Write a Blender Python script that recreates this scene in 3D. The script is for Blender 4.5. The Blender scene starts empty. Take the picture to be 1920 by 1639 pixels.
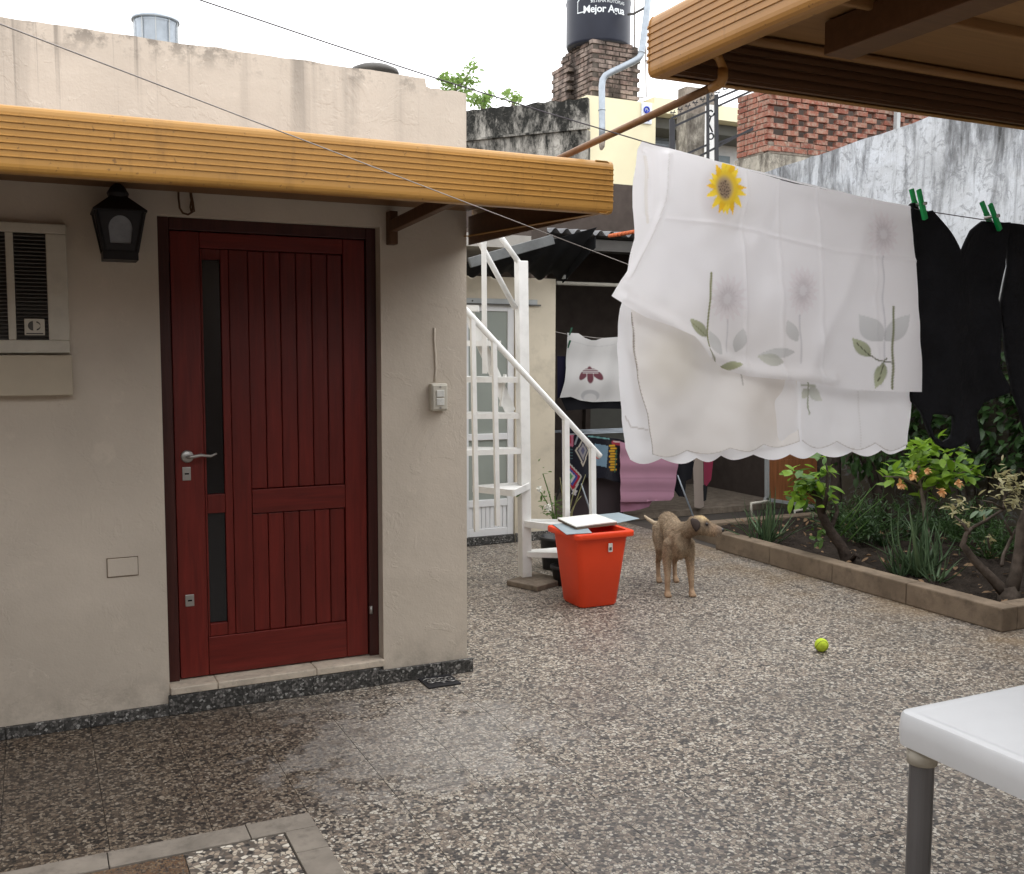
import bpy, bmesh, math, random
import numpy as np
from mathutils import Vector, Matrix, Euler, geometry as mgeo

random.seed(7)
rng = np.random.default_rng(7)
scene = bpy.context.scene
col = scene.collection

# ------------------------------------------------------------------ camera, sky, sun, exposure
PW, PH, F = 1920.0, 1639.0, 1887.5
yaw, pitch, roll = (math.radians(a) for a in (25.492, 4.910, 0.151))
FW = Vector((math.sin(yaw)*math.cos(pitch), math.cos(yaw)*math.cos(pitch), -math.sin(pitch)))
r0 = Vector((math.cos(yaw), -math.sin(yaw), 0)); u0 = r0.cross(FW)
RT = math.cos(roll)*r0 + math.sin(roll)*u0
UP = -math.sin(roll)*r0 + math.cos(roll)*u0
EYE = Vector((0, 0, 1.5))
cam_d = bpy.data.cameras.new("camera"); cam = bpy.data.objects.new("camera", cam_d); col.objects.link(cam)
cam_d.sensor_fit = 'HORIZONTAL'; cam_d.sensor_width = 36.0; cam_d.lens = F/PW*36.0
cam_d.clip_start = 0.05; cam_d.clip_end = 500
M3 = Matrix((RT, UP, -FW)).transposed()
cam.matrix_world = Matrix.Translation(EYE) @ M3.to_4x4()
scene.camera = cam

world = bpy.data.worlds.new("World"); scene.world = world; world.use_nodes = True
wn = world.node_tree; wn.nodes.clear()
sky = wn.nodes.new('ShaderNodeTexSky'); sky.sky_type = 'NISHITA'; sky.sun_disc = False
sky.sun_elevation = math.radians(55); sky.sun_rotation = math.radians(100)
hs = wn.nodes.new('ShaderNodeHueSaturation'); hs.inputs['Saturation'].default_value = 0.1
cl = wn.nodes.new('ShaderNodeMix'); cl.data_type = 'RGBA'; cl.inputs[0].default_value = 0.82
cl.inputs[7].default_value = (13.2, 13.25, 13.5, 1)         # the overcast deck
bg = wn.nodes.new('ShaderNodeBackground'); bg.inputs[1].default_value = 0.1
wo = wn.nodes.new('ShaderNodeOutputWorld')
wn.links.new(sky.outputs[0], hs.inputs['Color']); wn.links.new(hs.outputs[0], cl.inputs[6])
wn.links.new(cl.outputs[2], bg.inputs[0]); wn.links.new(bg.outputs[0], wo.inputs[0])
sd = bpy.data.lights.new("sun", 'SUN'); sun = bpy.data.objects.new("sun", sd); col.objects.link(sun)
sd.energy = 0.6; sd.angle = math.radians(50); sd.color = (1, 0.97, 0.92)
az, el = math.radians(100), math.radians(55)
sun.rotation_euler = Vector((math.sin(az)*math.cos(el), math.cos(az)*math.cos(el), math.sin(el))).to_track_quat('Z', 'Y').to_euler()
scene.view_settings.view_transform = 'Standard'; scene.view_settings.look = 'None'
scene.view_settings.exposure = 1.05; scene.view_settings.gamma = 1.0; scene.view_settings.use_curve_mapping = False
scene.render.engine = 'CYCLES'
scene.cycles.max_bounces = 8; scene.cycles.transparent_max_bounces = 12

# ------------------------------------------------------------------ helpers
def ray(x, y): return FW + RT*((x-PW/2)/F) - UP*((y-PH/2)/F)
def on(x, y, ax, v):                       # point of a plane X/Y/Z = v seen at pixel x, y
    d = ray(x, y); i = 'XYZ'.index(ax); return EYE + d*((v-EYE[i])/d[i])
def at(x, y, dep): return EYE + ray(x, y)*dep

class G:
    """small node-graph writer"""
    def __init__(s, name, rough=0.7, spec=0.3):
        s.m = bpy.data.materials.new(name); s.m.use_nodes = True; s.nt = s.m.node_tree
        s.b = s.nt.nodes['Principled BSDF']; s.set(Roughness=rough); s.b.inputs['Specular IOR Level'].default_value = spec
    def put(s, sock, v):
        if isinstance(v, bpy.types.NodeSocket): s.nt.links.new(v, sock)
        else:
            if sock.type == 'RGBA' and len(v) == 3: v = (*v, 1)
            sock.default_value = v
    def set(s, **k):
        for n, v in k.items(): s.put(s.b.inputs[n.replace('_', ' ')], v)
        return s
    def n(s, t, ins=None, **props):
        x = s.nt.nodes.new(t)
        for k, v in props.items(): setattr(x, k, v)
        for k, v in (ins or {}).items(): s.put(x.inputs[k], v)
        return x
    def pos(s): return s.n('ShaderNodeNewGeometry').outputs['Position']
    def obj(s): return s.n('ShaderNodeTexCoord').outputs['Object']
    def rnd(s): return s.n('ShaderNodeObjectInfo').outputs['Random']
    def mapv(s, v, scale=(1, 1, 1), loc=(0, 0, 0), rot=(0, 0, 0)):
        return s.n('ShaderNodeMapping', {'Vector': v, 'Scale': scale, 'Location': loc, 'Rotation': rot}).outputs[0]
    def noise(s, v, scale, det=4, rough=.55, dist=0):
        return s.n('ShaderNodeTexNoise', {'Vector': v, 'Scale': scale, 'Detail': det, 'Roughness': rough, 'Distortion': dist}).outputs[0]
    def ramp(s, f, stops, interp='LINEAR'):
        x = s.n('ShaderNodeValToRGB', {'Fac': f}); r = x.color_ramp; r.interpolation = interp
        while len(r.elements) < len(stops): r.elements.new(0.5)
        for e, (p, c) in zip(r.elements, stops):
            e.position = p; e.color = (c, c, c, 1) if not hasattr(c, '__len__') else (*c, 1)
        return x.outputs[0]
    def mix(s, f, a, b, blend='MIX'):
        x = s.n('ShaderNodeMix', data_type='RGBA', blend_type=blend)
        s.put(x.inputs[0], f); s.put(x.inputs[6], a); s.put(x.inputs[7], b); return x.outputs[2]
    def math(s, op, a, b=0.0, c=None):
        x = s.n('ShaderNodeMath', operation=op); s.put(x.inputs[0], a); s.put(x.inputs[1], b)
        if c is not None: s.put(x.inputs[2], c)
        return x.outputs[0]
    def sep(s, v): return s.n('ShaderNodeSeparateXYZ', {'Vector': v}).outputs
    def mr(s, v, a, b, c=0., d=1.):
        return s.n('ShaderNodeMapRange', {'Value': v, 'From Min': a, 'From Max': b, 'To Min': c, 'To Max': d}).outputs[0]
    def bump(s, h, strength=.3, dist=.01, nrm=None):
        i = {'Height': h, 'Strength': strength, 'Distance': dist}
        if nrm is not None: i['Normal'] = nrm
        s.set(Normal=s.n('ShaderNodeBump', i).outputs[0]); return s

def simple(name, c, rough=.6, spec=.3, metal=0, var=.12, scale=9, bump=.15, bscale=60, bdist=.003, grime=0.0):
    g = G(name, rough, spec); p = g.pos()
    v = g.noise(p, scale, 5); hi = tuple(x*(1+var) for x in c); lo = tuple(x*(1-var) for x in c)
    cc = g.ramp(v, [(.3, lo), (.7, hi)])
    if grime:
        k = g.ramp(g.noise(p, scale*2.3, 6, .65), [(.5, 0.), (.72, grime)])
        cc = g.mix(k, cc, tuple(x*.3+.01 for x in c))
    g.set(Base_Color=cc, Metallic=metal); g.bump(g.noise(p, bscale, 3), bump, bdist)
    return g.m

# ---- geometry builder
class MB:
    def __init__(s): s.v = []; s.f = []
    def add(s, vs, fs):
        o = len(s.v); s.v += [tuple(p) for p in vs]; s.f += [tuple(i+o for i in f) for f in fs]; return s
    def box(s, a, b, m=None):
        x0, y0, z0 = a; x1, y1, z1 = b
        vs = [Vector(p) for p in ((x0,y0,z0),(x1,y0,z0),(x1,y1,z0),(x0,y1,z0),(x0,y0,z1),(x1,y0,z1),(x1,y1,z1),(x0,y1,z1))]
        if m: vs = [m @ p for p in vs]
        return s.add(vs, [(3,2,1,0),(4,5,6,7),(0,1,5,4),(1,2,6,5),(2,3,7,6),(3,0,4,7)])
    def bar(s, p, q, w, h, up=Vector((0,0,1))):            # rectangular bar p -> q
        p = Vector(p); q = Vector(q); d = (q-p).normalized(); sx = d.cross(up)
        if sx.length < 1e-4: sx = d.cross(Vector((0,1,0)))
        sx.normalize(); sz = sx.cross(d).normalized()
        vs = []
        for c in (p, q):
            for a, b in ((-1,-1),(1,-1),(1,1),(-1,1)): vs.append(c+sx*(a*w/2)+sz*(b*h/2))
        return s.add(vs, [(3,2,1,0),(4,5,6,7),(0,1,5,4),(1,2,6,5),(2,3,7,6),(3,0,4,7)])
    def tube(s, pts, r, n=10, cap=True, ell=None):
        pts = [Vector(p) for p in pts]; R = r if hasattr(r, '__len__') else [r]*len(pts)
        vs = []; prev = None
        for i, p in enumerate(pts):
            d = (pts[min(i+1, len(pts)-1)] - pts[max(i-1, 0)]).normalized()
            if prev is None:
                a = d.cross(Vector((0,0,1)));
                if a.length < .05: a = d.cross(Vector((1,0,0)))
            else: a = prev - d*prev.dot(d)
            a.normalize(); b = d.cross(a); prev = a
            for k in range(n):
                t = 2*math.pi*k/n; vs.append(p + a*(R[i]*math.cos(t)) + b*(R[i]*math.sin(t)))
        fs = []
        for i in range(len(pts)-1):
            for k in range(n):
                fs.append((i*n+k, i*n+(k+1)%n, (i+1)*n+(k+1)%n, (i+1)*n+k))
        if cap: fs += [tuple(range(n))[::-1], tuple((len(pts)-1)*n+k for k in range(n))]
        return s.add(vs, fs)
    def loft(s, secs, n=14, fwd=None):                      # secs: (center, right vec*rx, up vec*ry)
        vs = []
        for c, a, b in secs:
            for k in range(n):
                t = 2*math.pi*k/n; vs.append(Vector(c)+Vector(a)*math.cos(t)+Vector(b)*math.sin(t))
        fs = [(i*n+k, i*n+(k+1)%n, (i+1)*n+(k+1)%n, (i+1)*n+k) for i in range(len(secs)-1) for k in range(n)]
        fs += [tuple(range(n))[::-1], tuple((len(secs)-1)*n+k for k in range(n))]
        return s.add(vs, fs)
    def lathe(s, prof, c, n=32):
        vs = []; c = Vector(c)
        for r, z in prof:
            for k in range(n):
                t = 2*math.pi*k/n; vs.append(c+Vector((r*math.cos(t), r*math.sin(t), z)))
        fs = [(i*n+k, i*n+(k+1)%n, (i+1)*n+(k+1)%n, (i+1)*n+k) for i in range(len(prof)-1) for k in range(n)]
        if prof[0][0] > 1e-5: fs.append(tuple(range(n))[::-1])
        if prof[-1][0] > 1e-5: fs.append(tuple((len(prof)-1)*n+k for k in range(n)))
        return s.add(vs, fs)
    def prism(s, poly, d):                                  # 3D polygon extruded by vector d
        n = len(poly); d = Vector(d); vs = [Vector(p) for p in poly] + [Vector(p)+d for p in poly]
        return s.add(vs, [tuple(range(n))[::-1], tuple(range(n, 2*n))] + [(i, (i+1)%n, n+(i+1)%n, n+i) for i in range(n)])
    def mesh(s, name, m=None, smooth=False):
        me = bpy.data.meshes.new(name); me.from_pydata(s.v, [], s.f); me.update()
        bm = bmesh.new(); bm.from_mesh(me)
        big = [f for f in bm.faces if len(f.verts) > 4]
        if big: bmesh.ops.triangulate(bm, faces=big)
        bmesh.ops.recalc_face_normals(bm, faces=bm.faces[:]); bm.to_mesh(me); bm.free()
        if m: me.materials.append(m)
        if smooth: me.shade_smooth()
        if getattr(s, 'sharp', None): me.shade_smooth(); me.set_sharp_from_angle(angle=s.sharp)
        return me
    def build(s, name, m=None, parent=None, smooth=False, bevel=0, seg=2):
        return link(name, s.mesh(name, m, smooth), parent, bevel, seg)

def link(name, me, parent=None, bevel=0, seg=2):
    o = bpy.data.objects.new(name, me); col.objects.link(o)
    if parent is not None: adopt(o, parent)
    if bevel:
        b = o.modifiers.new('bevel', 'BEVEL'); b.width = bevel; b.segments = seg; b.limit_method = 'ANGLE'; b.angle_limit = .6
    return o
def wmat(o):
    m = o.matrix_basis.copy()
    if o.parent: m = wmat(o.parent) @ o.matrix_parent_inverse @ m
    return m
def adopt(o, parent): o.parent = parent; o.matrix_parent_inverse = wmat(parent).inverted()
def tag(o, label=None, cat=None, group=None, kind=None):
    for k, v in (('label', label), ('category', cat), ('group', group), ('kind', kind)):
        if v: o[k] = v
    return o
def thing(name, loc, label, cat, group=None):
    o = bpy.data.objects.new(name, None); o.location = loc; o.empty_display_size = .1; col.objects.link(o)
    return tag(o, label, cat, group)
def place(name, me, parent, mat=None):                       # a piece sharing mesh data, at a local matrix in world
    o = bpy.data.objects.new(name, me); col.objects.link(o)
    if mat is not None: o.matrix_basis = mat
    if parent is not None: adopt(o, parent)
    return o
def TRS(loc, rot=(0,0,0), sc=(1,1,1)):
    return Matrix.LocRotScale(Vector(loc), Euler(rot), Vector(sc))

def pt_in(poly, x, y):
    x = np.asarray(x); y = np.asarray(y); ins = np.zeros(x.shape, bool); n = len(poly)
    for i in range(n):
        x0, y0 = poly[i]; x1, y1 = poly[(i+1) % n]
        if y0 == y1: continue
        c = ((y0 > y) != (y1 > y)) & (x < (x1-x0)*(y-y0)/(y1-y0)+x0); ins ^= c
    return ins
def seg_d(x, y, pts):
    d = np.full(np.shape(x), 1e9)
    for (x0, y0), (x1, y1) in zip(pts, pts[1:]):
        L = (x1-x0)**2+(y1-y0)**2+1e-9; t = np.clip(((x-x0)*(x1-x0)+(y-y0)*(y1-y0))/L, 0, 1)
        d = np.minimum(d, np.hypot(x-x0-t*(x1-x0), y-y0-t*(y1-y0)))
    return d
def sm(a, b, v): t = np.clip((v-a)/(b-a), 0, 1); return t*t*(3-2*t)
class Paint:                                                 # colours printed or woven into a cloth
    def __init__(s, x, y, base): s.x = np.asarray(x, float); s.y = np.asarray(y, float); s.c = np.tile(np.array(base, float), (len(s.x), 1))
    def lay(s, a, c): a = np.clip(a, 0, 1)[:, None]; s.c = s.c*(1-a)+np.array(c)*a; return s
    def poly(s, p, c, al=1.): return s.lay(pt_in(p, s.x, s.y)*al, c)
    def line(s, p, w, c, al=1.): d = seg_d(s.x, s.y, p); return s.lay((1-sm(w*.6, w*1.2, d))*al, c)
    def ell(s, cx, cy, rx, ry, c, al=1., rot=0., soft=.15):
        a = math.radians(rot); dx = s.x-cx; dy = s.y-cy; u = (dx*math.cos(a)+dy*math.sin(a))/rx; v = (-dx*math.sin(a)+dy*math.cos(a))/ry
        return s.lay((1-sm(1-soft, 1+soft, np.hypot(u, v)))*al, c)
    def leaf(s, x0, y0, x1, y1, w, c, al=1.):
        L = math.hypot(x1-x0, y1-y0); ux, uy = (x1-x0)/L, (y1-y0)/L
        t = ((s.x-x0)*ux+(s.y-y0)*uy)/L; d = np.abs(-(s.x-x0)*uy+(s.y-y0)*ux)
        hw = w*np.sin(np.pi*np.clip(t, 0, 1)**.8)+1e-6
        m = (t > 0)*(t < 1)*(1-sm(.8, 1.05, d/hw)); sh = 1-.35*(1-sm(.55, 1, d/hw))
        a = np.clip(m*al, 0, 1)[:, None]; s.c = s.c*(1-a)+(np.array(c)[None]*(.8+.5*np.clip(t, 0, 1))[:, None])*a
        s.lay(m*(1-sm(.75, 1., d/hw)*0-1+sm(.78, .95, d/hw))*al*.5, tuple(k*.5 for k in c))
        return s
def color_attr(me, c):
    a = me.color_attributes.new('Col', 'FLOAT_COLOR', 'POINT')
    d = np.ones((len(me.vertices), 4), np.float32); d[:, :3] = c; a.data.foreach_set('color', d.ravel())

def cdt(outline, step, holes=()):
    """pixel outline -> (points, triangles), dense inside"""
    loops = [outline]+list(holes); pts = []; edges = []
    for lp in loops:
        st = len(pts); dense = []
        for (x0, y0), (x1, y1) in zip(lp, lp[1:]+lp[:1]):
            k = max(1, int(math.hypot(x1-x0, y1-y0)/step))
            dense += [(x0+(x1-x0)*i/k, y0+(y1-y0)*i/k) for i in range(k)]
        n = len(dense); pts += dense; edges += [(st+i, st+(i+1) % n) for i in range(n)]
    ox = [p[0] for p in outline]; oy = [p[1] for p in outline]
    gx, gy = np.meshgrid(np.arange(min(ox), max(ox), step), np.arange(min(oy), max(oy), step))
    gx = gx+(np.arange(gx.shape[0]) % 2)[:, None]*step*.5
    gx = gx.ravel(); gy = gy.ravel(); ins = pt_in(outline, gx, gy)
    for h in holes: ins &= ~pt_in(h, gx, gy)
    d = np.full(gx.shape, 1e9)
    for lp in loops: d = np.minimum(d, seg_d(gx, gy, lp+lp[:1]))
    k = ins & (d > step*.55)
    pts += list(zip(gx[k], gy[k]))
    ov, oe, of, *_ = mgeo.delaunay_2d_cdt([Vector(p) for p in pts], edges, [], 0, 1e-6)
    V = np.array([(p[0], p[1]) for p in ov]); Fc = np.array([f for f in of if len(f) == 3])
    cx = V[Fc].mean(1); ins = pt_in(outline, cx[:, 0], cx[:, 1])
    for h in holes: ins &= ~pt_in(h, cx[:, 0], cx[:, 1])
    return V, Fc[ins]
def cloth(name, outline, plane, m, parent=None, step=4., holes=(), disp=None, paint=None, base=(.8,.8,.8), thick=0., ax='Y'):
    V, T = cdt(outline, step, holes)
    d = disp(V[:, 0], V[:, 1]) if disp else np.zeros(len(V))
    k = 'XYZ'.index(ax); P = []
    for (x, y), dd in zip(V, d):
        q = on(x, y, ax, plane); q[k] += dd; P.append(q)
    me = bpy.data.meshes.new(name); me.from_pydata([tuple(p) for p in P], [], [tuple(int(i) for i in t) for t in T]); me.update()
    pa = Paint(V[:, 0], V[:, 1], base)
    if paint: paint(pa)
    color_attr(me, pa.c); me.materials.append(m); me.shade_smooth()
    o = link(name, me, parent)
    if thick: s = o.modifiers.new('thick', 'SOLIDIFY'); s.thickness = thick; s.offset = 0
    return o
def text_mesh(body, size, m, name, font_shear=0, bold=0, spacing=1.0):
    cu = bpy.data.curves.new('t', 'FONT'); cu.body = body; cu.size = size; cu.offset = bold; cu.extrude = .0; cu.shear = font_shear
    cu.resolution_u = 3; cu.space_character = spacing
    o = bpy.data.objects.new('t', cu); col.objects.link(o); dg = bpy.context.evaluated_depsgraph_get(); dg.update()
    me = bpy.data.meshes.new_from_object(o.evaluated_get(dg)); bpy.data.objects.remove(o); me.name = name
    me.materials.clear(); me.materials.append(m); return me

# ------------------------------------------------------------------ materials
def stucco(name, base, streak=.5, dirt=.35, cool=(.12,.11,.10), low=False):
    g = G(name, .85, .15); p = g.pos(); x, y, z = g.sep(p)
    c = g.ramp(g.noise(p, 1.6, 6, .6), [(.3, tuple(k*.88 for k in base)), (.7, tuple(k*1.08 for k in base))])
    st = g.noise(g.mapv(p, (9, 9, .35)), 1.0, 5, .6)                       # rain streaks from the coping
    sk = g.math('MULTIPLY', g.ramp(st, [(.52, 0.), (.72, 1.)]), g.mr(z, 2.1, 2.72))
    c = g.mix(g.math('MULTIPLY', sk, streak), c, cool)
    thin = g.math('MULTIPLY', g.ramp(g.noise(g.mapv(p, (34, 34, .5)), 1.0, 4, .6), [(.60, 0.), (.70, .5)]), g.mr(z, 2.15, 2.7))
    c = g.mix(thin, c, cool)
    edge = g.math('MULTIPLY', g.ramp(g.noise(p, 14, 5, .7), [(.5, 0.), (.62, 1.)]), g.mr(z, 2.60, 2.70))
    c = g.mix(g.math('MULTIPLY', edge, dirt*1.6), c, (.07,.065,.06))
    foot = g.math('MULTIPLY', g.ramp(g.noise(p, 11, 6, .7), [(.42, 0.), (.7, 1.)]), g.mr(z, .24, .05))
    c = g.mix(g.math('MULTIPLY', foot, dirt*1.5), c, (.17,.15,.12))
    low_band = g.math('ADD', z, g.math('MULTIPLY', g.noise(p, 3, 4), .3))
    c = g.mix(g.math('MULTIPLY', g.mr(low_band, .68, .60), .13), c, (.3,.26,.2))  # slightly darker, browner band along the lower wall
    spot = g.ramp(g.noise(p, 6.5, 7, .72), [(.60, 0.), (.66, .28)])
    c = g.mix(spot, c, tuple(k*1.18 for k in base))
    g.set(Base_Color=c)
    pt_ = g.ramp(g.noise(p, 4.2, 5, .65, .6), [(.56, 0.), (.59, 1.)])
    h = g.math('ADD', g.math('ADD', g.noise(p, 7, 6, .6), g.math('MULTIPLY', pt_, .22)), g.math('MULTIPLY', g.noise(p, 110, 2), .18))
    g.bump(h, .22, .02); return g.m
M = {}
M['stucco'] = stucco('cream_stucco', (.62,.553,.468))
M['ledge'] = simple('painted_ledge', (.52,.46,.36), .8, var=.06)
M['rear_wall'] = simple('rear_stucco', (.60,.54,.43), .85, .15, var=.08, scale=3, grime=.25)
M['yellow_wall'] = simple('pale_yellow_stucco', (.80,.74,.52), .85, .1, var=.05, scale=2)

def terrazzo(name, scale=105, tint=1., dark=.0, floor_marks=True, pal=None):
    g = G(name, .55, .35); p = g.pos(); r = g.rnd()
    off = g.n('ShaderNodeVectorMath', {0: p, 1: g.n('ShaderNodeCombineXYZ', {0: g.math('MULTIPLY', r, 37.), 1: g.math('MULTIPLY', r, 91.)}).outputs[0]}, operation='ADD').outputs[0]
    wv = g.n('ShaderNodeVectorMath', {0: off, 1: g.n('ShaderNodeVectorMath', {0: g.n('ShaderNodeTexNoise', {'Vector': off, 'Scale': scale*.8}).outputs[1], 1: (.006,.006,.006)}, operation='MULTIPLY').outputs[0]}, operation='ADD').outputs[0]
    flat = g.mapv(wv, (1, 1, .02) if pal != 'side' else (1, 1, 1))
    vo = g.n('ShaderNodeTexVoronoi', {'Vector': flat, 'Scale': scale, 'Randomness': 1.})
    ed = g.n('ShaderNodeTexVoronoi', {'Vector': flat, 'Scale': scale, 'Randomness': 1.}, feature='DISTANCE_TO_EDGE')
    rv = g.sep(vo.outputs['Color'])[0]
    stops = [(0., (.04,.035,.032)), (.17, (.105,.083,.066)), (.31, (.20,.155,.12)), (.45, (.32,.25,.19)), (.64, (.46,.385,.30)), (.86, (.60,.53,.44))]
    if pal == 'red': stops = [(0., (.05,.03,.02)), (.2, (.12,.06,.03)), (.4, (.17,.09,.045)), (.62, (.21,.12,.06)), (.9, (.26,.18,.11))]
    if pal == 'side': stops = [(0., (.035,.033,.03)), (.3, (.07,.065,.06)), (.55, (.13,.12,.11)), (.72, (.22,.20,.185)), (.9, (.40,.38,.35))]
    c = g.ramp(rv, stops, 'CONSTANT')
    c = g.mix(g.ramp(ed.outputs[0], [(.03, 1.), (.11, 0.)]), c, (.10,.085,.073) if pal != 'side' else (.06,.057,.053))
    c = g.mix(1., c, g.ramp(r, [(0., tint*.93), (1., tint*1.05)]), 'MULTIPLY')
    c = g.mix(1., c, (.955,1.,1.03), 'MULTIPLY')
    X, Y, Z = g.sep(p)
    if floor_marks:
        n1 = g.noise(p, 1.5, 5, .62); n2 = g.noise(p, 5, 6, .68)
        # darker, browner corner by the house
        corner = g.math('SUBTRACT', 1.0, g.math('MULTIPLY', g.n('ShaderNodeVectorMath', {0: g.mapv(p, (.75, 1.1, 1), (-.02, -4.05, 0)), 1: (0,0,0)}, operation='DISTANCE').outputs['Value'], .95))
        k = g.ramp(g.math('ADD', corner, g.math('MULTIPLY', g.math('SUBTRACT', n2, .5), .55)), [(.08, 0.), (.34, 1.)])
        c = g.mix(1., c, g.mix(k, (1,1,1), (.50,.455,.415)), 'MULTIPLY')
        # pale worn patch in front of the pillar, damp sheen painted into its colour
        pale = g.math('SUBTRACT', 1.0, g.math('MULTIPLY', g.n('ShaderNodeVectorMath', {0: g.mapv(p, (1.0, 1.0, 1), (-1.30, -3.55, 0)), 1: (0,0,0)}, operation='DISTANCE').outputs['Value'], 1.25))
        kp = g.ramp(g.math('ADD', pale, g.math('MULTIPLY', g.math('SUBTRACT', n2, .5), 2.4)), [(.28, 0.), (.55, 1.)])
        pale_mix = g.math('MULTIPLY', kp, g.ramp(g.noise(p, 60, 4, .8), [(.40, 0.), (.56, 1.)]))
        c = g.mix(g.math('MULTIPLY', pale_mix, .34), c, (.47,.45,.42))
        c = g.mix(g.math('MULTIPLY', kp, .12), c, (.50,.48,.45))
        c = g.mix(g.ramp(n2, [(.56, 0.), (.70, .40)]), c, (.10,.068,.045))
        # ochre soil washed out of the bed along the kerb
        oc = g.math('MULTIPLY', g.mr(X, 3.7, 4.5), g.ramp(n1, [(.40, 0.), (.6, .55)]))
        c = g.mix(oc, c, (.20,.135,.07))
        c = g.mix(g.ramp(n1, [(.35, .22), (.6, 0.)]), c, (.12,.105,.095))
        g.set(Roughness=g.ramp(n1, [(.35, .40), (.65, .62)]))
    c = g.mix(dark, c, (.03,.028,.025))
    g.set(Base_Color=c)
    g.bump(g.math('ADD', g.ramp(ed.outputs[0], [(0., 0.), (.12, 1.)]), g.math('MULTIPLY', rv, .6)), .35, .0012)
    return g.m
M['terrazzo'] = terrazzo('washed_pebble_tile', 86)
M['terrazzo_in'] = terrazzo('pebble_tile_bold', 62, 1.1, 0., False)
M['terrazzo_red'] = terrazzo('russet_tile', 150, 1., 0., False, 'red')
M['skirt'] = terrazzo('grey_granite_skirting', 95, 1., .1, False, 'side')
M['grout'] = simple('grout', (.07,.06,.052), .9)
M['concrete'] = simple('pale_concrete', (.25,.22,.185), .85, .15, var=.2, scale=7, bump=.3, bscale=90, grime=.5)
M['kerb'] = simple('brown_concrete', (.20,.155,.112), .9, .12, var=.22, scale=5, bump=.35, bscale=45, bdist=.006, grime=.55)
M['slab'] = simple('old_slab', (.20,.165,.13), .9, .12, var=.25, scale=14, bump=.4, grime=.5)
M['marble'] = simple('cream_marble_sill', (.56,.49,.40), .5, .35, var=.16, scale=14, bump=.1, grime=.45)
M['ground'] = simple('earth', (.10,.075,.05), .95, .1, var=.3, scale=2)
M['soil'] = simple('bed_soil', (.032,.025,.02), .95, .1, var=.4, scale=12, bump=.9, bscale=28, bdist=.03)

def wood(name, base, rough=.45, along=2, spec=.35, var=.3):
    g = G(name, rough, spec); p = g.pos(); sc = [16, 16, 16]; sc[along] = 1.1
    off = g.n('ShaderNodeVectorMath', {0: p, 1: g.n('ShaderNodeCombineXYZ', {0: g.math('MULTIPLY', g.rnd(), 9.), 2: g.math('MULTIPLY', g.rnd(), 5.)}).outputs[0]}, operation='ADD').outputs[0]
    v = g.noise(g.mapv(off, tuple(sc)), 3.2, 6, .6, .6)
    c = g.ramp(v, [(.3, tuple(k*(1-var) for k in base)), (.55, base), (.75, tuple(k*(1+var) for k in base))])
    c = g.mix(1., c, g.ramp(g.rnd(), [(0., .86), (1., 1.08)]), 'MULTIPLY')
    g.set(Base_Color=c); g.bump(v, .12, .004); return g.m
M['door'] = wood('red_mahogany', (.135,.0135,.009))
M['door_h'] = wood('red_mahogany_rail', (.145,.015,.010), along=0)
M['door_frame'] = wood('dark_mahogany_frame', (.055,.014,.011))
M['dark_wood'] = wood('brown_bracket_wood', (.12,.06,.03), .6)
def fascia(name, base, ax=0):
    g = G(name, .42, .4); p = g.pos(); x, y, z = g.sep(p)
    c = g.ramp(g.noise(p, 3, 5), [(.3, tuple(k*.93 for k in base)), (.7, tuple(k*1.06 for k in base))])
    d = g.ramp(g.noise(g.mapv(p, (14, 14, 2.2)), 1.4, 6, .7), [(.56, 0.), (.70, .28)])
    c = g.mix(d, c, (.16,.075,.02))
    c = g.mix(g.ramp(g.noise(p, 55, 3, .6), [(.66, 0.), (.72, .6)]), c, (.10,.05,.02))
    g.set(Base_Color=c); g.bump(g.noise(p, 30, 3), .06, .004); return g.m
M['fascia'] = fascia('ochre_metal', (.43,.222,.050))
M['fascia2'] = fascia('ochre_metal_carport', (.40,.20,.055))
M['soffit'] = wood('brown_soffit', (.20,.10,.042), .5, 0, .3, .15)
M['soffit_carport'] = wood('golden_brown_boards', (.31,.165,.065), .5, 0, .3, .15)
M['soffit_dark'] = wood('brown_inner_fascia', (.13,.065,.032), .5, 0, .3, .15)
M['white_paint'] = simple('white_enamel', (.78,.78,.76), .4, .4, var=.05, bump=.05, grime=.12)
M['white_alu'] = simple('white_aluminium', (.74,.75,.76), .35, .4, var=.04, bump=.02)
M['off_white'] = simple('off_white_plastic', (.60,.57,.49), .5, .35, var=.07, bump=.03, grime=.15)
M['table_white'] = simple('white_table_plastic', (.66,.67,.68), .35, .45, var=.03, bump=.05, bscale=240, bdist=.0008)
M['table_leg'] = simple('grey_tube', (.19,.19,.20), .3, .5, .7, var=.05, bump=.02)
M['steel'] = simple('steel', (.42,.41,.39), .4, .5, .8, var=.1, bump=.05)
M['black_iron'] = simple('black_iron', (.022,.022,.026), .5, .4, .2, var=.2, bump=.1)
M['dark'] = simple('dark_cavity', (.012,.012,.013), .9, .1)
M['slat'] = simple('dark_slat', (.10,.095,.088), .55, .3)
M['galv'] = simple('galvanised_sheet', (.33,.37,.41), .38, .5, .55, var=.15, scale=12, bump=.05)
M['grey_metal'] = simple('grey_metal', (.40,.42,.42), .55, .4, .1, var=.12)
M['beam_grey'] = simple('dull_grey_metal', (.13,.135,.135), .6, .3, .1, var=.2, grime=.3)
M['corrugated'] = simple('corrugated_zinc', (.16,.16,.165), .6, .4, .3, var=.25, scale=6, grime=.4)
M['tank'] = simple('navy_black_plastic', (.022,.026,.042), .38, .4, var=.12, scale=3, bump=.03)
M['print_white'] = simple('white_print', (.72,.76,.78), .6, .2, var=.02, bump=0)
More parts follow.
